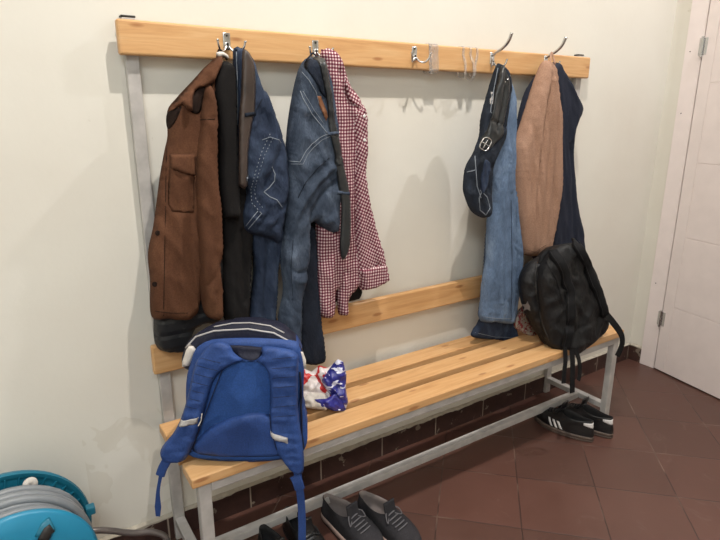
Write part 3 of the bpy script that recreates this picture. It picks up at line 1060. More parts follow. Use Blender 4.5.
puff('belt_loop', F, [(327, 132), (338, 131), (338.5, 134.5), (328, 136)], M['denim_b'], jb, 0.003, 0.003, on=tree_of(up_b, b2), off=0.001, res=0.004, sharp=True)
tip = Vector((0.590 - 0.033, YB - 0.036, 1.607))
tq = wallplane(-0.130)
MB().tube([tq.P(*tq.px(306.5, 60)), tip + Vector((0.002, -0.004, -0.004)), tq.P(*tq.px(319, 59))], 0.0028, 8).out('hanging_loop', M['denim_dark'], jb, True)

# --- fourth hook: jeans with buckled belt
jc = thing('buckled_jeans', 'light blue jeans with dark waistband and silver belt buckle on the fourth hook', 'jeans', (1.4, -0.1, 0.47))
rl = puff('leg', wallplane(-0.118), [(488, 225), (500, 200), (514, 205), (519, 250), (519.5, 285), (517, 305), (516, 325), (517, 341.5), (495, 340), (472, 336.5), (478, 323), (483, 310), (484, 270)],
          M['denim_a'], jc, 0.020, 0.018, backth=0.012, folds=(0.004, 22, 5, 3))
ll = puff('front_leg', wallplane(-0.144), [(501, 72), (507, 76), (511, 86), (514, 100), (514.5, 119), (513.5, 147), (514, 175), (516, 208), (520, 235), (521, 252), (519.5, 279), (516, 302), (512, 322.5), (496, 322.5), (481, 320.5), (482, 300), (484, 280), (487.5, 258), (489, 220), (492, 200), (488, 180), (482, 165), (487, 140), (493, 110), (498, 86)],
          M['denim_c'], jc, 0.036, 0.024, backth=0.020, folds=(0.007, 24, 4, 31),
          creases=[([(513, 170), (512, 200), (513, 250), (512, 320)], 0.004, -0.012), ([(500, 180), (498, 230), (497, 300)], 0.010, 0.006), ([(508, 240), (518, 248)], 0.003, -0.005), ([(508, 246), (518, 256)], 0.003, -0.005),
                   ([(486, 300), (500, 298), (510, 303)], 0.004, -0.004), ([(484, 310), (500, 312), (510, 310)], 0.003, 0.004), ([(504, 150), (506, 190)], 0.006, 0.008)])
tl = tree_of(ll)
seam('side_seam', tl, [(511, 200), (512, 260), (511, 320)], M['denim_a'], jc, 0.0014)
seam('hem_seam', tl, [(483, 316.5), (496, 318.5), (511, 318.5)], M['thread'], jc, 0.0009)
seam('hem_seam', tree_of(rl), [(475, 332.5), (495, 337), (515, 337.5)], M['thread'], jc, 0.0009)
F = wallplane(-0.172)
wa = puff('waist_and_seat', F, [(499, 63), (503, 66), (507.5, 73), (510, 82), (509, 96), (506, 112), (505, 122), (503.5, 139), (498, 150), (494, 160), (491, 172), (490, 190), (491, 208), (489, 216), (483, 218), (472, 211), (465.5, 196), (464, 186), (466.5, 167), (474, 153), (480, 136), (482, 117), (488, 94), (494, 74)],
          M['denim_waist'], jc, 0.034, 0.026, backth=0.012, folds=(0.008, 16, 9, 14),
          creases=[([(500, 70), (498, 100), (492, 130)], 0.006, -0.010), ([(478, 160), (476, 190), (484, 212)], 0.008, 0.010), ([(488, 165), (484, 190)], 0.006, -0.012), ([(486, 120), (503, 128)], 0.004, -0.008)])
tw = tree_of(wa)
blc = puff('belt', F, [(501, 66), (507, 74), (509.5, 86), (508, 100), (504, 120), (503, 134), (496, 142), (487, 150), (481, 146), (484, 134), (489, 122), (493, 100), (496, 84)],
     M['belt_black'], jc, 0.004, 0.006, on=tw, off=0.003, res=0.006)
seam('waistband_seam', tw, [(498, 68), (495, 84), (492, 100), (490.5, 112), (498, 117)], M['thread'], jc, 0.0015)
seam('waistband_seam', tw, [(475, 156), (476, 172), (477, 186), (481, 198)], M['thread'], jc, 0.0018)
seam('side_seam', tw, [(467, 172), (472, 171), (475, 170)], M['thread'], jc, 0.0016)
seam('pocket_seam', tw, [(489, 168), (485, 184), (479, 198), (480, 210), (486, 215), (490, 208), (487, 197), (480, 190)], M['thread'], jc, 0.0018)
puff('back_pocket', F, [(485, 160), (490, 163), (489, 176), (486, 190), (481, 193), (480, 182), (482, 170)], M['denim_a'], jc, 0.005, 0.004, on=tw, off=0.001, res=0.005)
puff('care_label', F, [(490.5, 92), (493, 92), (492.5, 104), (490, 104)], M['reflect'], jc, 0.001, 0.002, on=tw, off=0.001, res=0.004, sharp=True)


def buckle(tree, parent, cx, cy, w, h, rot):
    pts = []
    for i in range(28):
        a = 2 * math.pi * i / 28
        ca, sa = math.cos(a), math.sin(a)
        x = math.copysign(abs(ca) ** 0.6, ca) * w / 2
        y = math.copysign(abs(sa) ** 0.6, sa) * h / 2
        pts.append((cx + x * math.cos(rot) - y * math.sin(rot), cy + x * math.sin(rot) + y * math.cos(rot)))
    base = on_pts(tree, [(cx, cy)], 0.010)[0]
    fr = wallplane(base.y)
    P = [fr.P(*fr.px(*p)) for p in pts]
    mb = MB().tube(P, 0.0022, 8, closed=True)
    c0, c1 = (cx + w * 0.5 * math.cos(rot), cy + w * 0.5 * math.sin(rot)), (cx - w * 0.55 * math.cos(rot), cy - w * 0.55 * math.sin(rot))
    mb.tube([fr.P(*fr.px(*c0)), fr.P(*fr.px(*c1), 0.003)], 0.0017, 8)
    t0, t1 = (cx - h * -0.5 * math.sin(rot) * 0.9 , cy - h * 0.45 * math.cos(rot)), (cx - h * 0.5 * math.sin(rot) * 0.9, cy + h * 0.45 * math.cos(rot))
    mb.tube([fr.P(*fr.px(*t0)), fr.P(*fr.px(*t1))], 0.0017, 8)
    return mb.out('buckle', M['chrome'], parent, True)


buckle(tw, blc, 485.5, 144, 9, 13, 0.5)
for p in ((507, 79), (505, 82)):
    q = on_pts(tree_of(wa), [p], 0.006)
    MB().lathe(q[0], (-0.4, -1, 0), [(0.0001, 0), (0.003, 0), (0.0025, 0.0012), (0.0001, 0.0015)], 10).out('stud', M['chrome'], blc, True)

# --- fifth hook: navy coat behind a beige pullover
nv = thing('navy_coat', 'dark navy coat hanging right of and behind the beige pullover', 'coat', (1.75, -0.09, 0.8))
puff('coat_body', wallplane(-0.086), [(552, 63), (557, 62), (561, 68), (570, 86), (581, 107), (576, 121), (571.5, 136), (571.5, 161), (575, 195), (579, 220), (584, 249), (584, 262), (560, 268), (536, 262), (528, 230), (518, 180), (514.5, 152), (516.5, 130), (523, 100), (531, 83), (543, 68)],
     M['navy'], nv, 0.036, 0.03, backth=0.010, folds=(0.010, 16, 2.5, 9), creases=[([(562, 75), (572, 105), (566, 140)], 0.010, 0.008), ([(566, 150), (570, 240)], 0.008, -0.008)])
bg = thing('beige_pullover', 'beige pullover gathered on the last hook beside the light jeans', 'pullover', (1.62, -0.13, 0.83))
F = wallplane(-0.128)
bgb = puff('pullover_body', F, [(544, 63), (548, 60), (552, 63), (554.5, 75), (557, 100), (560, 122), (561, 161), (559, 195), (553, 228), (549, 244), (547, 250.5), (543, 254), (536, 256.5), (524, 255), (521.5, 250), (519.5, 234), (515, 200), (514.5, 153), (523, 125), (529, 106), (537, 81)],
           M['beige'], bg, 0.046, 0.045, backth=0.030, folds=(0.012, 24, 0.9, 40),
           creases=[([(548, 66), (540, 110), (530, 200), (528, 250)], 0.007, -0.014), ([(549, 66), (550, 130), (546, 240)], 0.007, -0.010), ([(546, 70), (536, 120), (528, 190), (526, 256)], 0.009, 0.010), ([(547, 80), (545, 150), (538, 245)], 0.008, 0.012)])
seam('hem_seam', tree_of(bgb), [(523, 249), (535, 252), (546, 245)], M['corduroy'], bg, 0.0008)
hq = Vector((1.694, YB - 0.05, 1.66))
MB().tube(cr([F.P(*F.px(546, 63), 0.02), Vector((1.694, YB - 0.028, 1.664)), F.P(*F.px(551, 64), 0.02)], 0.004), 0.004, 8).out('hanging_loop', M['beige'], bg, True)

# ------------------------------------------------------------------ blue school bag on the left end of the seat
A = Vector((0.030, -0.290, ZS + 0.002))
B = Vector((0.290, -0.457, ZS + 0.002))
bu = (B - A).normalized()
bn0 = bu.cross(Vector((0, 0, 1))).normalized()     # towards the viewer
TILT = math.radians(4)
bw = (Vector((0, 0, 1)) * math.cos(TILT) - bn0 * math.sin(TILT)).normalized()
FB = Frame(A, bu, bw)
bag = thing('school_backpack', 'royal blue school backpack propped on the left end of the bench, straps forward', 'backpack', (0.16, -0.34, ZS))
# main shell: rounded box behind the back panel
o0 = [FB.px(*p) for p in ((192, 456), (298, 455), (303, 400), (302, 358), (285, 342), (208, 342), (190, 365), (186, 400))]
shell_outline = [(p.x, p.y) for p in o0]
shell = puff('bag_body', FB, shell_outline, M['blue_bag'], bag, 0.004, 0.02, backth=0.13, local=True, res=0.012, powr=0.5,
             creases=[([(0.02, 0.02), (0.25, 0.02)], 0.02, 0.006)])
tsh = tree_of(shell)
# upper compartment with piping behind the panel
FT = Frame(A - FB.n * 0.045, bu, bw)
top = puff('top_compartment', FT, [(182, 366), (185, 347), (196, 334), (216, 325), (248, 321.5), (276, 326), (293, 338), (302, 352), (304, 366), (290, 372), (240, 374), (200, 374)],
           M['blue_dark'], bag, 0.022, 0.03, backth=0.10, res=0.012)
seam('piping', tree_of(top), [(186, 348), (196, 337), (214, 331), (248, 329), (274, 333), (290, 342)], M['reflect'], bag, 0.0026, 0.001)
seam('piping', tree_of(top), [(214, 327), (232, 323.5), (250, 323), (270, 326), (284, 333)], M['reflect'], bag, 0.0022, 0.001)
puff('side_gusset', Frame(A - FB.n * 0.015, bu, bw), [(190, 344), (186, 350), (182, 362), (182, 367), (189, 366), (196, 350)], M['white_cloth'], bag, 0.004, 0.006, backth=0.02, res=0.007, sharp=True)
puff('side_gusset', Frame(A - FB.n * 0.015, bu, bw), [(296, 351), (303, 352), (306, 360), (306, 369), (298, 367)], M['white_cloth'], bag, 0.004, 0.006, backth=0.02, res=0.007, sharp=True)
# padded back panel (lower) and spacer mesh
pan = puff('back_panel', FB, [(193, 457), (296, 456), (297, 420), (296, 360), (208, 360), (196, 410), (190, 440)], M['blue_mesh'], bag, 0.014, 0.02, on=tsh, off=0.0, res=0.009,
           creases=[([(200, 432), (222, 418), (250, 412), (275, 414), (292, 424)], 0.004, -0.008)])
puff('lumbar_pad', FB, [(198, 454), (292, 453), (294, 424), (276, 416), (250, 413), (224, 420), (204, 432)], M['blue_bag'], bag, 0.010, 0.02, on=tree_of(pan), off=0.0, res=0.01)
FS = Frame(A + FB.n * 0.030, bu, bw)
# strap yoke and the two shoulder straps
yoke = puff('shoulder_strap', FS, [(214, 342), (196, 362), (189, 390), (182, 415), (174, 432), (162, 447), (160, 456), (166, 463), (182, 462), (190, 452), (198, 432), (206, 405), (214, 380), (226, 368), (242, 362),
                           (258, 363), (268, 374), (270, 400), (269, 425), (273, 444), (283, 462), (294, 474), (302, 474), (304, 462), (302, 440), (298, 410), (298, 375), (297, 354), (280, 348), (262, 347), (262, 354), (254, 361), (242, 359), (233, 352), (229, 345)],
            M['blue_bag'], bag, 0.017, 0.014, backth=0.012, res=0.008,
            creases=[([(206, 366), (198, 400), (186, 436)], 0.004, -0.003), ([(286, 362), (288, 420), (294, 462)], 0.004, -0.003)],
            folds=(0.005, 10, 60, 3))
ty = tree_of(yoke)
seam('strap_edge', ty, [(222, 370), (214, 385), (207, 405), (199, 432), (190, 452)], M['blue_dark'], bag, 0.0012)
seam('strap_edge', ty, [(267, 378), (269, 400), (271, 428), (277, 450)], M['blue_dark'], bag, 0.0012)
puff('grab_opening', FB, [(229, 345), (262, 347), (262, 354), (254, 361), (242, 359), (233, 352)], M['blue_dark'], bag, 0.004, 0.006, on=tree_of(pan, shell), off=0.004, res=0.006)
for k in range(7):
    t_ = k / 6
    xa, ya = 212 - 24 * t_, 362 + 46 * t_
    seam('strap_quilting', ty, [(xa - 11 + 1.5 * t_, ya - 4), (xa, ya - 1), (xa + 9, ya + 1)], M['blue_dark'], bag, 0.0007, 0.0002)
    xa, ya = 284 + 1 * t_, 358 + 58 * t_
    seam('strap_quilting', ty, [(xa - 12, ya + 1), (xa, ya), (xa + 11, ya - 1)], M['blue_dark'], bag, 0.0007, 0.0002)
puff('reflective_strip', FS, [(181, 419), (199, 416.5), (197.5, 423), (179, 425.5)], M['reflect'], yoke, 0.0012, 0.003, on=ty, off=0.002, res=0.004, sharp=True)
puff('reflective_strip', FS, [(266, 428), (288, 437.5), (288, 443.5), (266, 434)], M['reflect'], yoke, 0.0012, 0.003, on=ty, off=0.002, res=0.004, sharp=True)


def webbing(frame, pts, w, mat, parent, name, t=0.0018, bend=None):
    P = [frame.P(*frame.px(x, y), h) for x, y, h in pts]
    q = cr(P, 0.008)
    ups = [frame.n] * len(q)
    return MB().band(q, w, t, ups, scale=bend and [(1 - bend * abs(math.sin(4 * i / len(q))), 1) for i in range(len(q))]).out(name, mat, parent)


wb1 = webbing(FS, [(167, 458, 0.006), (163, 468, 0.006), (160, 480, 0.002), (158, 492, 0.0), (157.5, 505, -0.004), (157, 518, -0.008)], 0.019, M['blue_bag'], bag, 'webbing', bend=0.5)
webbing(FS, [(170, 455, 0.007), (164, 466, 0.009), (161, 474, 0.007)], 0.026, M['blue_bag'], wb1, 'strap_buckle', 0.007)
wb2 = webbing(FS, [(297, 466, 0.006), (299, 482, 0.006), (301, 500, 0.002), (302, 520, 0.0), (302, 545, 0.0), (302, 560, 0.0)], 0.022, M['blue_bag'], bag, 'webbing')
webbing(FS, [(295, 474, 0.010), (298, 480, 0.011), (300, 487, 0.010)], 0.030, M['blue_bag'], wb2, 'strap_buckle', 0.007)
webbing(FS, [(189, 452, -0.005), (186, 444, 0.0), (184, 440, 0.004)], 0.02, M['blue_bag'], bag, 'strap_anchor', 0.003)
MB().tube([ty and p for p in on_pts(ty, dense([(201, 413), (200, 420), (197, 426)]), 0.004)], 0.0016, 6).out('cord', M['white_cloth'], bag, True)
MB().lathe(FB.P(*FB.px(302, 456), 0.02), FB.n, [(0.004, 0), (0.008, 0), (0.008, 0.003), (0.004, 0.003)], 14).out('ring', M['reflect'], bag, True)
zs_ = on_pts(tree_of(shell, pan), dense([(299, 372), (301, 410), (302, 448)]), 0.004)
if len(zs_) > 1:
    MB().tube(zs_, 0.003, 6).out('zip', M['blue_dark'], bag, True)

# ------------------------------------------------------------------ crumpled plastic bags on the seat
def crumple(name, fr, outline, mat, parent, th, seed, backth, res=0.006):
    return puff(name, fr, outline, mat, parent, th, 0.02, backth=backth, res=res, sharp=True, folds=(0.018, 26, 26, seed), powr=0.6)


rb = thing('plastic_bag', 'crumpled white plastic bag with red print on bench beside blue backpack', 'plastic bag', (0.5, -0.2, ZS))
FR = Frame((0.45, -0.215, ZS + 0.002), (1, -0.35, 0), (0.05, 0.35, 1))
crumple('bag_film', FR, [(300, 372), (306, 368), (314, 371), (322, 364), (330, 366), (336, 362), (340, 372), (338, 392), (332, 404), (318, 408), (306, 408), (298, 404)], M['bag_red'], rb, 0.030, 3, 0.045)
crumple('bag_fold', Frame((0.45, -0.25, ZS + 0.002), (1, -0.35, 0), (0.05, 0.35, 1)), [(302, 400), (312, 392), (326, 392), (334, 402), (326, 410), (312, 409), (303, 408)], M['white_cloth'], rb, 0.018, 8, 0.02)
ub = thing('plastic_bag', 'crumpled blue plastic bag with white print standing up on the bench', 'plastic bag', (0.56, -0.24, ZS))
FU = Frame((0.5, -0.262, ZS + 0.002), (1, -0.45, 0), (0.0, 0.25, 1))
crumple('bag_film', FU, [(343, 357), (348, 359), (350, 372), (348, 386), (349, 400), (345, 410), (334, 411), (318, 406), (315, 402), (326, 398), (333, 396), (326, 386), (325, 380), (332, 370), (338, 362)], M['bag_blue'], ub, 0.020, 5, 0.025)
crumple('bag_fold', Frame((0.5, -0.285, ZS + 0.002), (1, -0.45, 0), (0.0, 0.25, 1)), [(316, 401), (328, 399), (338, 392), (343, 395), (346, 408), (334, 411), (322, 408)], plain('blue_plastic', (44, 44, 130), 0.35), ub, 0.012, 9, 0.015)

# small patterned cloth behind the black bag
pc = thing('patterned_cloth', 'small patterned cloth lying on seat between light jeans and black backpack', 'cloth', (1.58, -0.18, ZS))
puff('cloth', Frame((1.55, -0.17, ZS + 0.002), (1, -0.2, 0), (0, 0.3, 1)), [(516, 318), (522, 308), (528, 304), (534, 312), (538, 330), (533, 337), (522, 332), (516, 328)],
     mat_blotch('patterned_cotton', (150, 140, 128), (126, 40, 44), 60, 0.5), pc, 0.014, 0.015, backth=0.02, res=0.006, folds=(0.008, 30, 30, 2))

# ------------------------------------------------------------------ black backpack on the right end of the seat
KA = Vector((1.62, -0.375, ZS + 0.003))
ku = Vector((1, -0.12, 0)).normalized()
kn0 = ku.cross(Vector((0, 0, 1))).normalized()
kw = (Vector((0, 0, 1)) * math.cos(math.radians(8)) - kn0 * math.sin(math.radians(8))).normalized()
FK = Frame(KA, ku, kw)
kb = thing('backpack', 'black backpack slumped on the right end of the bench under the navy coat', 'backpack', (1.72, -0.28, ZS))
kbody = puff('bag_body', Frame(KA - FK.n * 0.03, ku, kw), [(551, 254), (560, 246), (576, 243), (585, 250), (598, 280), (606, 307), (607, 328), (593, 343), (577, 355), (563, 354), (551, 345), (546, 322), (541, 290), (543, 268)],
             M['black_bag'], kb, 0.040, 0.06, backth=0.11, res=0.010, folds=(0.016, 14, 10, 4), creases=[([(560, 280), (566, 300), (562, 330)], 0.01, -0.008), ([(572, 330), (590, 318), (602, 312)], 0.008, -0.006)])
FK2 = Frame(KA - FK.n * 0.085, ku, kw)
kpk = puff('front_pocket', FK2, [(540, 257), (552, 252), (566, 258), (572, 300), (570, 340), (556, 346), (543, 339), (531, 320), (524, 298), (523, 280), (530, 264)],
           M['black_bag'], kb, 0.04, 0.05, backth=0.05, res=0.010, folds=(0.014, 14, 12, 7), creases=[([(534, 268), (534, 300), (544, 334)], 0.005, -0.010)])
tk = tree_of(kbody, kpk)
webk = [([(553, 252), (562, 268), (569, 290), (569, 318), (565, 348)], 0.046), ([(574, 243), (583, 258), (592, 280), (600, 300), (604, 316)], 0.042)]
for pts, w in webk:
    q = on_pts(tk, dense(pts, 4), 0.008)
    n = len(q)
    MB().band(q, w, 0.014, [FK.n * 1.0 + Vector((-0.3, 0, 0.0))] * n).out('shoulder_strap', M['black_strap'], kb, True)
    for s in (-0.42, 0.42):
        sd = [p + ku * w * s + FK.n * 0.007 for p in q]
        MB().tube(sd, 0.0014, 5).out('strap_edge', M['black_bag'], kb, True)
P0 = FK.P(*FK.px(603, 312), 0.02)
tail = [(603, 314, 0.02), (608, 322, 0.03), (615, 332, 0.03), (617, 340, 0.028), (616, 347, 0.025), (613, 355, 0.022)]
webbing(FK, tail, 0.032, M['black_strap'], kb, 'strap_tail', 0.005)
for pts, w in (([(561, 346, 0.022), (560, 358, 0.03), (558, 370, 0.034), (557, 381, 0.036)], 0.024), ([(567, 348, 0.026), (566, 362, 0.036), (565, 378, 0.040), (565, 390, 0.04)], 0.028), ([(571, 348, 0.026), (573, 360, 0.034), (573, 372, 0.036), (571, 378, 0.04)], 0.022)):
    webbing(FK, pts, w, M['black_strap'], kb, 'webbing', 0.003)
hl = [FK2.P(*FK2.px(x, y), 0.035) for x, y in ((534, 268), (536, 256), (546, 249), (555, 253), (556, 262))]
MB().band(cr(hl, 0.008), 0.018, 0.006, [Vector((-0.6, -0.6, 0.4))] * len(cr(hl, 0.008))).out('carry_handle', M['black_strap'], kb, True)
seam('zip', tk, [(537, 262), (535, 275), (537, 300), (543, 325), (549, 340)], M['cap'], kb, 0.003, 0.001)
seam('zip', tk, [(546, 262), (556, 280), (562, 300)], M['black_strap'], kb, 0.002, 0.001)
pst = on_pts(tk, [(527.5, 306)], 0.003)
if pst:
    c = pst[0]
    n = 10
    star = []
    for i in range(n):
        r = 0.024 if i % 2 == 0 else 0.011
        a = math.pi / 2 + 2 * math.pi * i / n
        star.append(c + Vector((0.75, -0.65, 0)).normalized() * r * math.cos(a) + Vector((0, 0, 1)) * r * math.sin(a))
    nn = Vector((-0.65, -0.75, 0)).normalized() * 0.003
    vs = star + [p + nn for p in star]
    fs = [tuple(range(n)), tuple(range(n, 2 * n))] + [(i, (i + 1) % n, n + (i + 1) % n, n + i) for i in range(n)]
    build('star_tag', vs, fs, M['pipe'], kb)


# ------------------------------------------------------------------ shoes
def plan(t, L, W):
    """sole outline: t in 0..1 round from heel over the outside to the toe and back -> (x along length, y)"""
    a = 2 * math.pi * t
    ca, sa = math.cos(a), math.sin(a)
    x = -ca * L / 2
    u = (x + L / 2) / L
    wd = W / 2 * (0.80 + 0.24 * math.sin(math.pi * (u * 0.95 - 0.32)) + 0.04 * u)
    y = math.copysign(abs(sa) ** (0.62 if ca > 0 else 0.80), sa) * wd
    y += 0.010 * math.sin(math.pi * u) * (1 if u > 0.2 else u * 5)
    return x, y


def shoe(mtx, parent, mats, L=0.285, W=0.102, heel_h=0.075, mid=0.022, outsole=0.008, stripes=False, laces=5):
    NS = 56
    T = lambda p: mtx @ Vector(p)

    def ring(z, sc=1.0, front=0.5, rise=0.0, inset=0.0, heelin=0.0):
        r = []
        for i in range(NS):
            x, y = plan(i / NS, L, W)
            u = (x + L / 2) / L
            x2 = -L / 2 + heelin + u * (front * L + L / 2 - heelin - inset)
            r.append((x2, y * sc, z + rise * u ** 2))
        return r

    def shell(rings, name, mat, cap0=True, cap1=True):
        vs = [T(p) for r in rings for p in r]
        fs = []
        for k in range(len(rings) - 1):
            for i in range(NS):
                fs.append((k * NS + i, k * NS + (i + 1) % NS, (k + 1) * NS + (i + 1) % NS, (k + 1) * NS + i))
        if cap0:
            fs.append(tuple(range(NS)))
        if cap1:
            fs.append(tuple((len(rings) - 1) * NS + i for i in range(NS)))
        return build(name, vs, fs, mat, parent, smooth=True)

    shell([ring(0.0, 0.97, 0.49), ring(outsole * 0.3, 1.0), ring(outsole, 1.0)], 'outsole', mats['outsole'])
    shell([ring(outsole, 1.0), ring(outsole + (mid - outsole) * 0.4, 1.03, 0.505), ring(mid, 0.99, 0.498, 0.002)], 'midsole', mats['mid'])
    # upper: rings rise from the welt, their front edge sliding back to the throat
    hh_ = heel_h - mid
    prof = [(mid - 0.002, 0.97, 0.495, 0.000), (mid + 0.18 * hh_, 0.975, 0.487, 0.001), (mid + 0.36 * hh_, 0.95, 0.462, 0.003), (mid + 0.48 * hh_, 0.91, 0.41, 0.005), (mid + 0.57 * hh_, 0.87, 0.33, 0.007),
            (mid + 0.66 * hh_, 0.83, 0.24, 0.009), (mid + 0.76 * hh_, 0.78, 0.15, 0.010), (mid + 0.88 * hh_, 0.72, 0.09, 0.010), (heel_h - 0.003, 0.69, 0.06, 0.009), (heel_h, 0.65, 0.055, 0.012)]

    def collar(rg, k):
        # the collar dips under the ankle bones and rises at heel and tongue
        n_ = []
        x0, x1 = min(p[0] for p in rg), max(p[0] for p in rg)
        for x, y, z in rg:
            u = (x - x0) / (x1 - x0)
            n_.append((x, y, z + k * (0.010 * (2 * u - 0.95) ** 2 - 0.006)))
        return n_
    rings = []
    for k, (z, sc, fr_, hi) in enumerate(prof):
        rings.append(collar(ring(z, sc, fr_, 0.0, 0, hi), max(0, k - 4) / 5))
    top_r = rings[-1]
    inner = [collar(ring(heel_h - 0.004, 0.58, 0.045, 0, 0, 0.018), 1), collar(ring(heel_h - 0.018, 0.58, 0.06, 0, 0, 0.018), 0.7), collar(ring(heel_h - 0.035, 0.66, 0.10, 0, 0, 0.014), 0.3), ring(mid + 0.006, 0.66, 0.14, 0, 0, 0.014)]
    up = shell(rings, 'upper', mats['upper'], False, False)
    shell([top_r] + inner, 'lining', mats['lining'], False, True)
    tr_ = tree_of(up)
    # heel counter patch
    if 'heel' in mats:
        vs, fs = [], []
        idx = range(-8, 9)
        for k in range(4):
            for j in idx:
                ph = math.pi + j / 8 * math.radians(78)
                zz = heel_h - 0.006 - (3 - k) * 0.0085 * (1 - 0.45 * abs(j) / 8) - (0.004 if k == 3 else 0) * (abs(j) / 8)
                c0 = Vector((-L / 2 + 0.045, 0, zz))
                dd = Vector((math.cos(ph), math.sin(ph), 0))
                o_ = T(c0 + dd * 0.2)
                hit = tr_.ray_cast(o_, (T(c0) - o_).normalized())
                pt = hit[0] if hit[0] is not None else T(c0 + dd * 0.035)
                vs.append(pt + (o_ - T(c0)).normalized() * 0.0012)
        nj = len(idx)
        for k in range(3):
            for j in range(nj - 1):
                fs.append((k * nj + j, k * nj + j + 1, (k + 1) * nj + j + 1, (k + 1) * nj + j))
        ho = build('heel_tab', vs, fs, mats['heel'], parent, smooth=True)
        sm = ho.modifiers.new('thick', 'SOLIDIFY')
        sm.thickness = 0.002

    def top_at(x, y):
        h = tr_.ray_cast(T((x, y, 0.2)), (T((0, 0, 0)) - T((0, 0, 1))).normalized())
        return h[0] if h[0] is not None else T((x, y, mid + 0.04))
    # tongue
    tg = [T((0.045, 0, mid + 0.55 * hh_)), T((0.022, 0, heel_h - 0.006)), T((0.010, 0, heel_h + 0.016)), T((0.004, 0, heel_h + 0.042))]
    q = cr(tg, 0.006)
    nrm = (T((0, 0, 1)) - T((0, 0, 0)))
    MB().band(q, 0.052, 0.007, [nrm] * len(q)).out('tongue', mats['tongue'], parent, True)
    lc = MB()
    for i in range(laces):
        x = 0.074 - i * 0.014
        h = 0.0035
        p = [top_at(x, -0.024) + nrm * h, top_at(x + 0.003, 0) + nrm * (h + 0.004), top_at(x - 0.004, 0.024) + nrm * h]
        lc.tube(cr(p, 0.004), 0.0024, 6)
    bow = [T((0.0, 0.004, heel_h + 0.010)), T((0.018, 0.03, heel_h + 0.010)), T((0.034, 0.036, heel_h - 0.010)), T((0.022, 0.014, heel_h - 0.002)), T((0.0, 0.0, heel_h + 0.010)),
           T((0.020, -0.028, heel_h + 0.008)), T((0.036, -0.034, heel_h - 0.012)), T((0.018, -0.012, heel_h - 0.002)), T((0.0, 0.0, heel_h + 0.010))]
    lc.tube(cr(bow, 0.004), 0.002, 6)
    lc.out('lace', mats['lace'], parent, True)
    if stripes:
        for s in (-1, 1):
            for k in range(3):
                x0 = 0.030 - k * 0.023
                vs, fs = [], []
                nseg = 8
                for j in range(nseg + 1):
                    f = j / nseg
                    z = mid + 0.004 + f * 0.034
                    xc = x0 + f * 0.020
                    for e in (-0.0058, 0.0058):
                        hh = tr_.ray_cast(T((xc + e, s * 0.2, z)), (T((0, -s, 0)) - T((0, 0, 0))).normalized())
                        if hh[0] is None:
                            hh = (T((xc + e, s * 0.03, z)),)
                        vs.append(hh[0] + (T((0, s, 0.3)) - T((0, 0, 0))).normalized() * 0.0012)
                fs = [(2 * j, 2 * j + 1, 2 * j + 3, 2 * j + 2) for j in range(nseg)]
                so = build('stripe', vs, fs, mats['stripe'], parent, smooth=True)
                sm = so.modifiers.new('thick', 'SOLIDIFY')
                sm.thickness = 0.0012
    return up


def shoe_mtx(heel, toe_dir, L=0.285, z=0.0015, roll=0.0):
    d = Vector((toe_dir[0], toe_dir[1], 0)).normalized()
    s = Vector((-d.y, d.x, 0))
    c = Vector((heel[0], heel[1], z)) + d * L / 2
    m = Matrix(((d.x, s.x, 0, c.x), (d.y, s.y, 0, c.y), (0, 0, 1, c.z), (0, 0, 0, 1)))
    return m @ Matrix.Rotation(roll, 4, 'X')


samba = dict(outsole=M['gum'], mid=M['gum'], upper=M['shoe_black'], lining=M['dark_lining'], heel=M['stripe'], tongue=M['shoe_black'], lace=M['lace'], stripe=M['stripe'])
for heel, dr, lb in (((1.752, -0.445), (-0.16, 1.0), 'black sneaker with three white stripes under bench end, left of its pair'),
                     ((1.850, -0.475), (-0.06, 1.0), 'black sneaker with white heel tab nearest the right front bench leg')):
    t = thing('sneaker', lb, 'shoe', (heel[0], heel[1] + 0.14, 0), 'striped black sneakers under the bench')
    shoe(shoe_mtx(heel, dr), t, samba, mid=0.024, heel_h=0.097, stripes=True)
greys = dict(outsole=M['sole_black'], mid=M['sole_pale'], upper=M['suede'], lining=M['shoe_lining'], tongue=M['suede'], lace=plain('grey_lace', (96, 94, 98), 0.85))
for heel, dr, lb in (((0.505, -0.205), (0.18, -1.0), 'dark grey suede sneaker with pale sole, left one beside the blue strap'),
                     ((0.622, -0.262), (0.16, -1.0), 'dark grey suede sneaker pointing into the room, right one of its pair')):
    t = thing('suede_sneaker', lb, 'shoe', (heel[0], heel[1] - 0.14, 0), 'grey suede sneakers by the foot rail')
    shoe(shoe_mtx(heel, dr), t, greys, L=0.30, W=0.114, heel_h=0.096, mid=0.030)
blk = dict(outsole=M['sole_black'], mid=M['sole_black'], upper=M['shoe_black'], lining=M['dark_lining'], tongue=M['shoe_black'], lace=M['lace'])
for heel, dr, lb in (((0.365, -0.170), (0.02, -1.0), 'plain black shoe behind the hanging blue strap under the bench'),
                     ((0.258, -0.205), (-0.05, -1.0), 'plain black shoe under left end of bench, left of the blue strap')):
    t = thing('black_shoe', lb, 'shoe', (heel[0], heel[1] - 0.14, 0), 'plain black shoes under the bench')
    shoe(shoe_mtx(heel, dr), t, blk, heel_h=0.085)

# ------------------------------------------------------------------ hose reel in the lower left corner
hr = thing('hose_reel', 'turquoise plastic hose reel with coiled grey hose standing by the wall', 'hose reel', (-0.45, -0.25, 0))
ax = Vector((0.16, -1.0, 0)).normalized()
RC = Vector((-0.455, -0.165, 0.295))
FC = RC + ax * 0.150


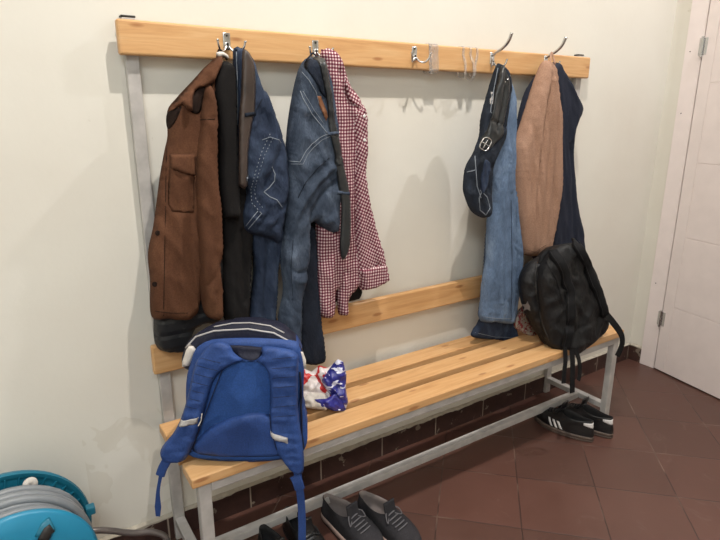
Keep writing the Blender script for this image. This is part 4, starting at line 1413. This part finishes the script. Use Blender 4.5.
def flange(c, R, mat, name, ribs):
    pr = [(0.02, -0.004), (R - 0.02, -0.004), (R - 0.010, -0.010), (R, -0.012), (R + 0.003, 0.0), (R, 0.008), (R - 0.010, 0.006), (R - 0.018, 0.002), (0.02, 0.002)]
    mb = MB().lathe(c, ax, pr, 72)
    a = ax.orthogonal().normalized()
    b = ax.cross(a)
    if ribs:
        for i in range(40):
            th = 2 * math.pi * i / 40
            d = a * math.cos(th) + b * math.sin(th)
            s = ax.cross(d)
            m = Matrix(((d.x, s.x, ax.x, c.x), (d.y, s.y, ax.y, c.y), (d.z, s.z, ax.z, c.z), (0, 0, 0, 1)))
            mb.box((R - 0.062, -0.0015, 0.001), (R - 0.012, 0.0015, 0.008), 0, m)
        mb.lathe(c, ax, [(R - 0.066, 0.001), (R - 0.062, 0.001), (R - 0.062, 0.009), (R - 0.066, 0.009)], 72)
    return mb.out(name, mat, hr, False)


f1 = flange(RC, 0.222, M['reel_dark'], 'rear_disc', True)
FR2 = 0.196
pr = [(0.02, -0.003), (FR2 - 0.004, -0.006), (FR2, -0.004), (FR2 + 0.001, 0.002), (FR2 - 0.006, 0.010), (FR2 - 0.04, 0.020), (FR2 - 0.10, 0.026), (0.02, 0.028)]
f2 = MB().lathe(FC, ax, pr, 96).out('front_disc', M['reel_light'], hr, True)
# oval grip recess on the front disc
FF = Frame(FC + ax * 0.026, Vector((ax.y * -1, ax.x, 0)), (0, 0, 1))
tf = tree_of(f2)
g1 = on_pts(tf, [(42, 537), (47, 527), (52, 523.5)], 0.001)
MB().band(cr(g1, 0.006), 0.040, 0.010, [ax + Vector((0, 0, 0.3))] * len(cr(g1, 0.006))).out('grip_recess', M['reel_dark'], hr, True)
g2 = on_pts(tf, [(42, 540), (47, 530), (51, 527)], 0.006)
MB().band(cr(g2, 0.006), 0.026, 0.006, [ax + Vector((0, 0, 0.3))] * len(cr(g2, 0.006))).out('grip', M['cap'], hr, True)
MB().lathe(RC + ax * 0.01, ax, [(0.03, 0), (0.10, 0), (0.10, 0.125), (0.03, 0.125)], 40).out('drum', M['reel_dark'], hr, True)
hs = []
aa = ax.orthogonal().normalized()
ab = ax.cross(aa)
for layer, (r0, turns, s0, s1) in enumerate(((0.130, 6, 0.020, 0.128), (0.152, 5, 0.126, 0.022), (0.173, 5, 0.024, 0.112), (0.192, 3, 0.095, 0.035))):
    n = turns * 40
    for i in range(n):
        th = 2 * math.pi * i / 40
        sft = s0 + (s1 - s0) * i / n + 0.002 * math.sin(th * 1.7 + layer)
        rr = r0 + 0.003 * math.sin(th * 1.3 + layer * 2)
        hs.append(RC + ax * sft + (aa * math.cos(th) + ab * math.sin(th)) * rr)
MB().tube(hs, 0.0112, 10).out('hose', M['hose'], hr, True)
sdm = MB()
for c, k in ((RC - ax * 0.02, 1), (FC + ax * 0.04, 1)):
    l0 = c + Vector((-0.20, 0, 0))
    l0.z = 0.012
    l1 = c + Vector((0.20, 0, 0))
    l1.z = 0.012
    sdm.tube([l0, c, l1], 0.010, 10)
sdm.tube([RC - ax * 0.03, FC + ax * 0.045], 0.012, 10)
sdm.out('stand', M['pipe'], hr, True)
lg = [Vector((-0.30, -0.115, 0.235)), Vector((-0.22, -0.122, 0.222)), Vector((-0.13, -0.125, 0.172)), Vector((-0.07, -0.13, 0.150)), Vector((-0.035, -0.145, 0.115)), Vector((-0.03, -0.16, 0.012))]
MB().tube(cr(lg, 0.008), 0.0095, 12).out('handle_tube', M['pipe'], hr, True)
cb = MB()
dcl = ray(82, 512)
cc = RC + ax * 0.012 + Vector((0.216, 0.0, 0.045))
cb.box(cc - Vector((0.012, 0.012, 0.012)), cc + Vector((0.012, 0.012, 0.012)), 0.003)
cb.out('clip', M['reel_dark'], hr)
cw = RC + ax * 0.016 + Vector((0.085, 0, 0.186))
MB().lathe(cw, ax, [(0.001, 0), (0.018, 0), (0.018, 0.006), (0.001, 0.008)], 16).out('white_plug', M['white_cloth'], hr, True)
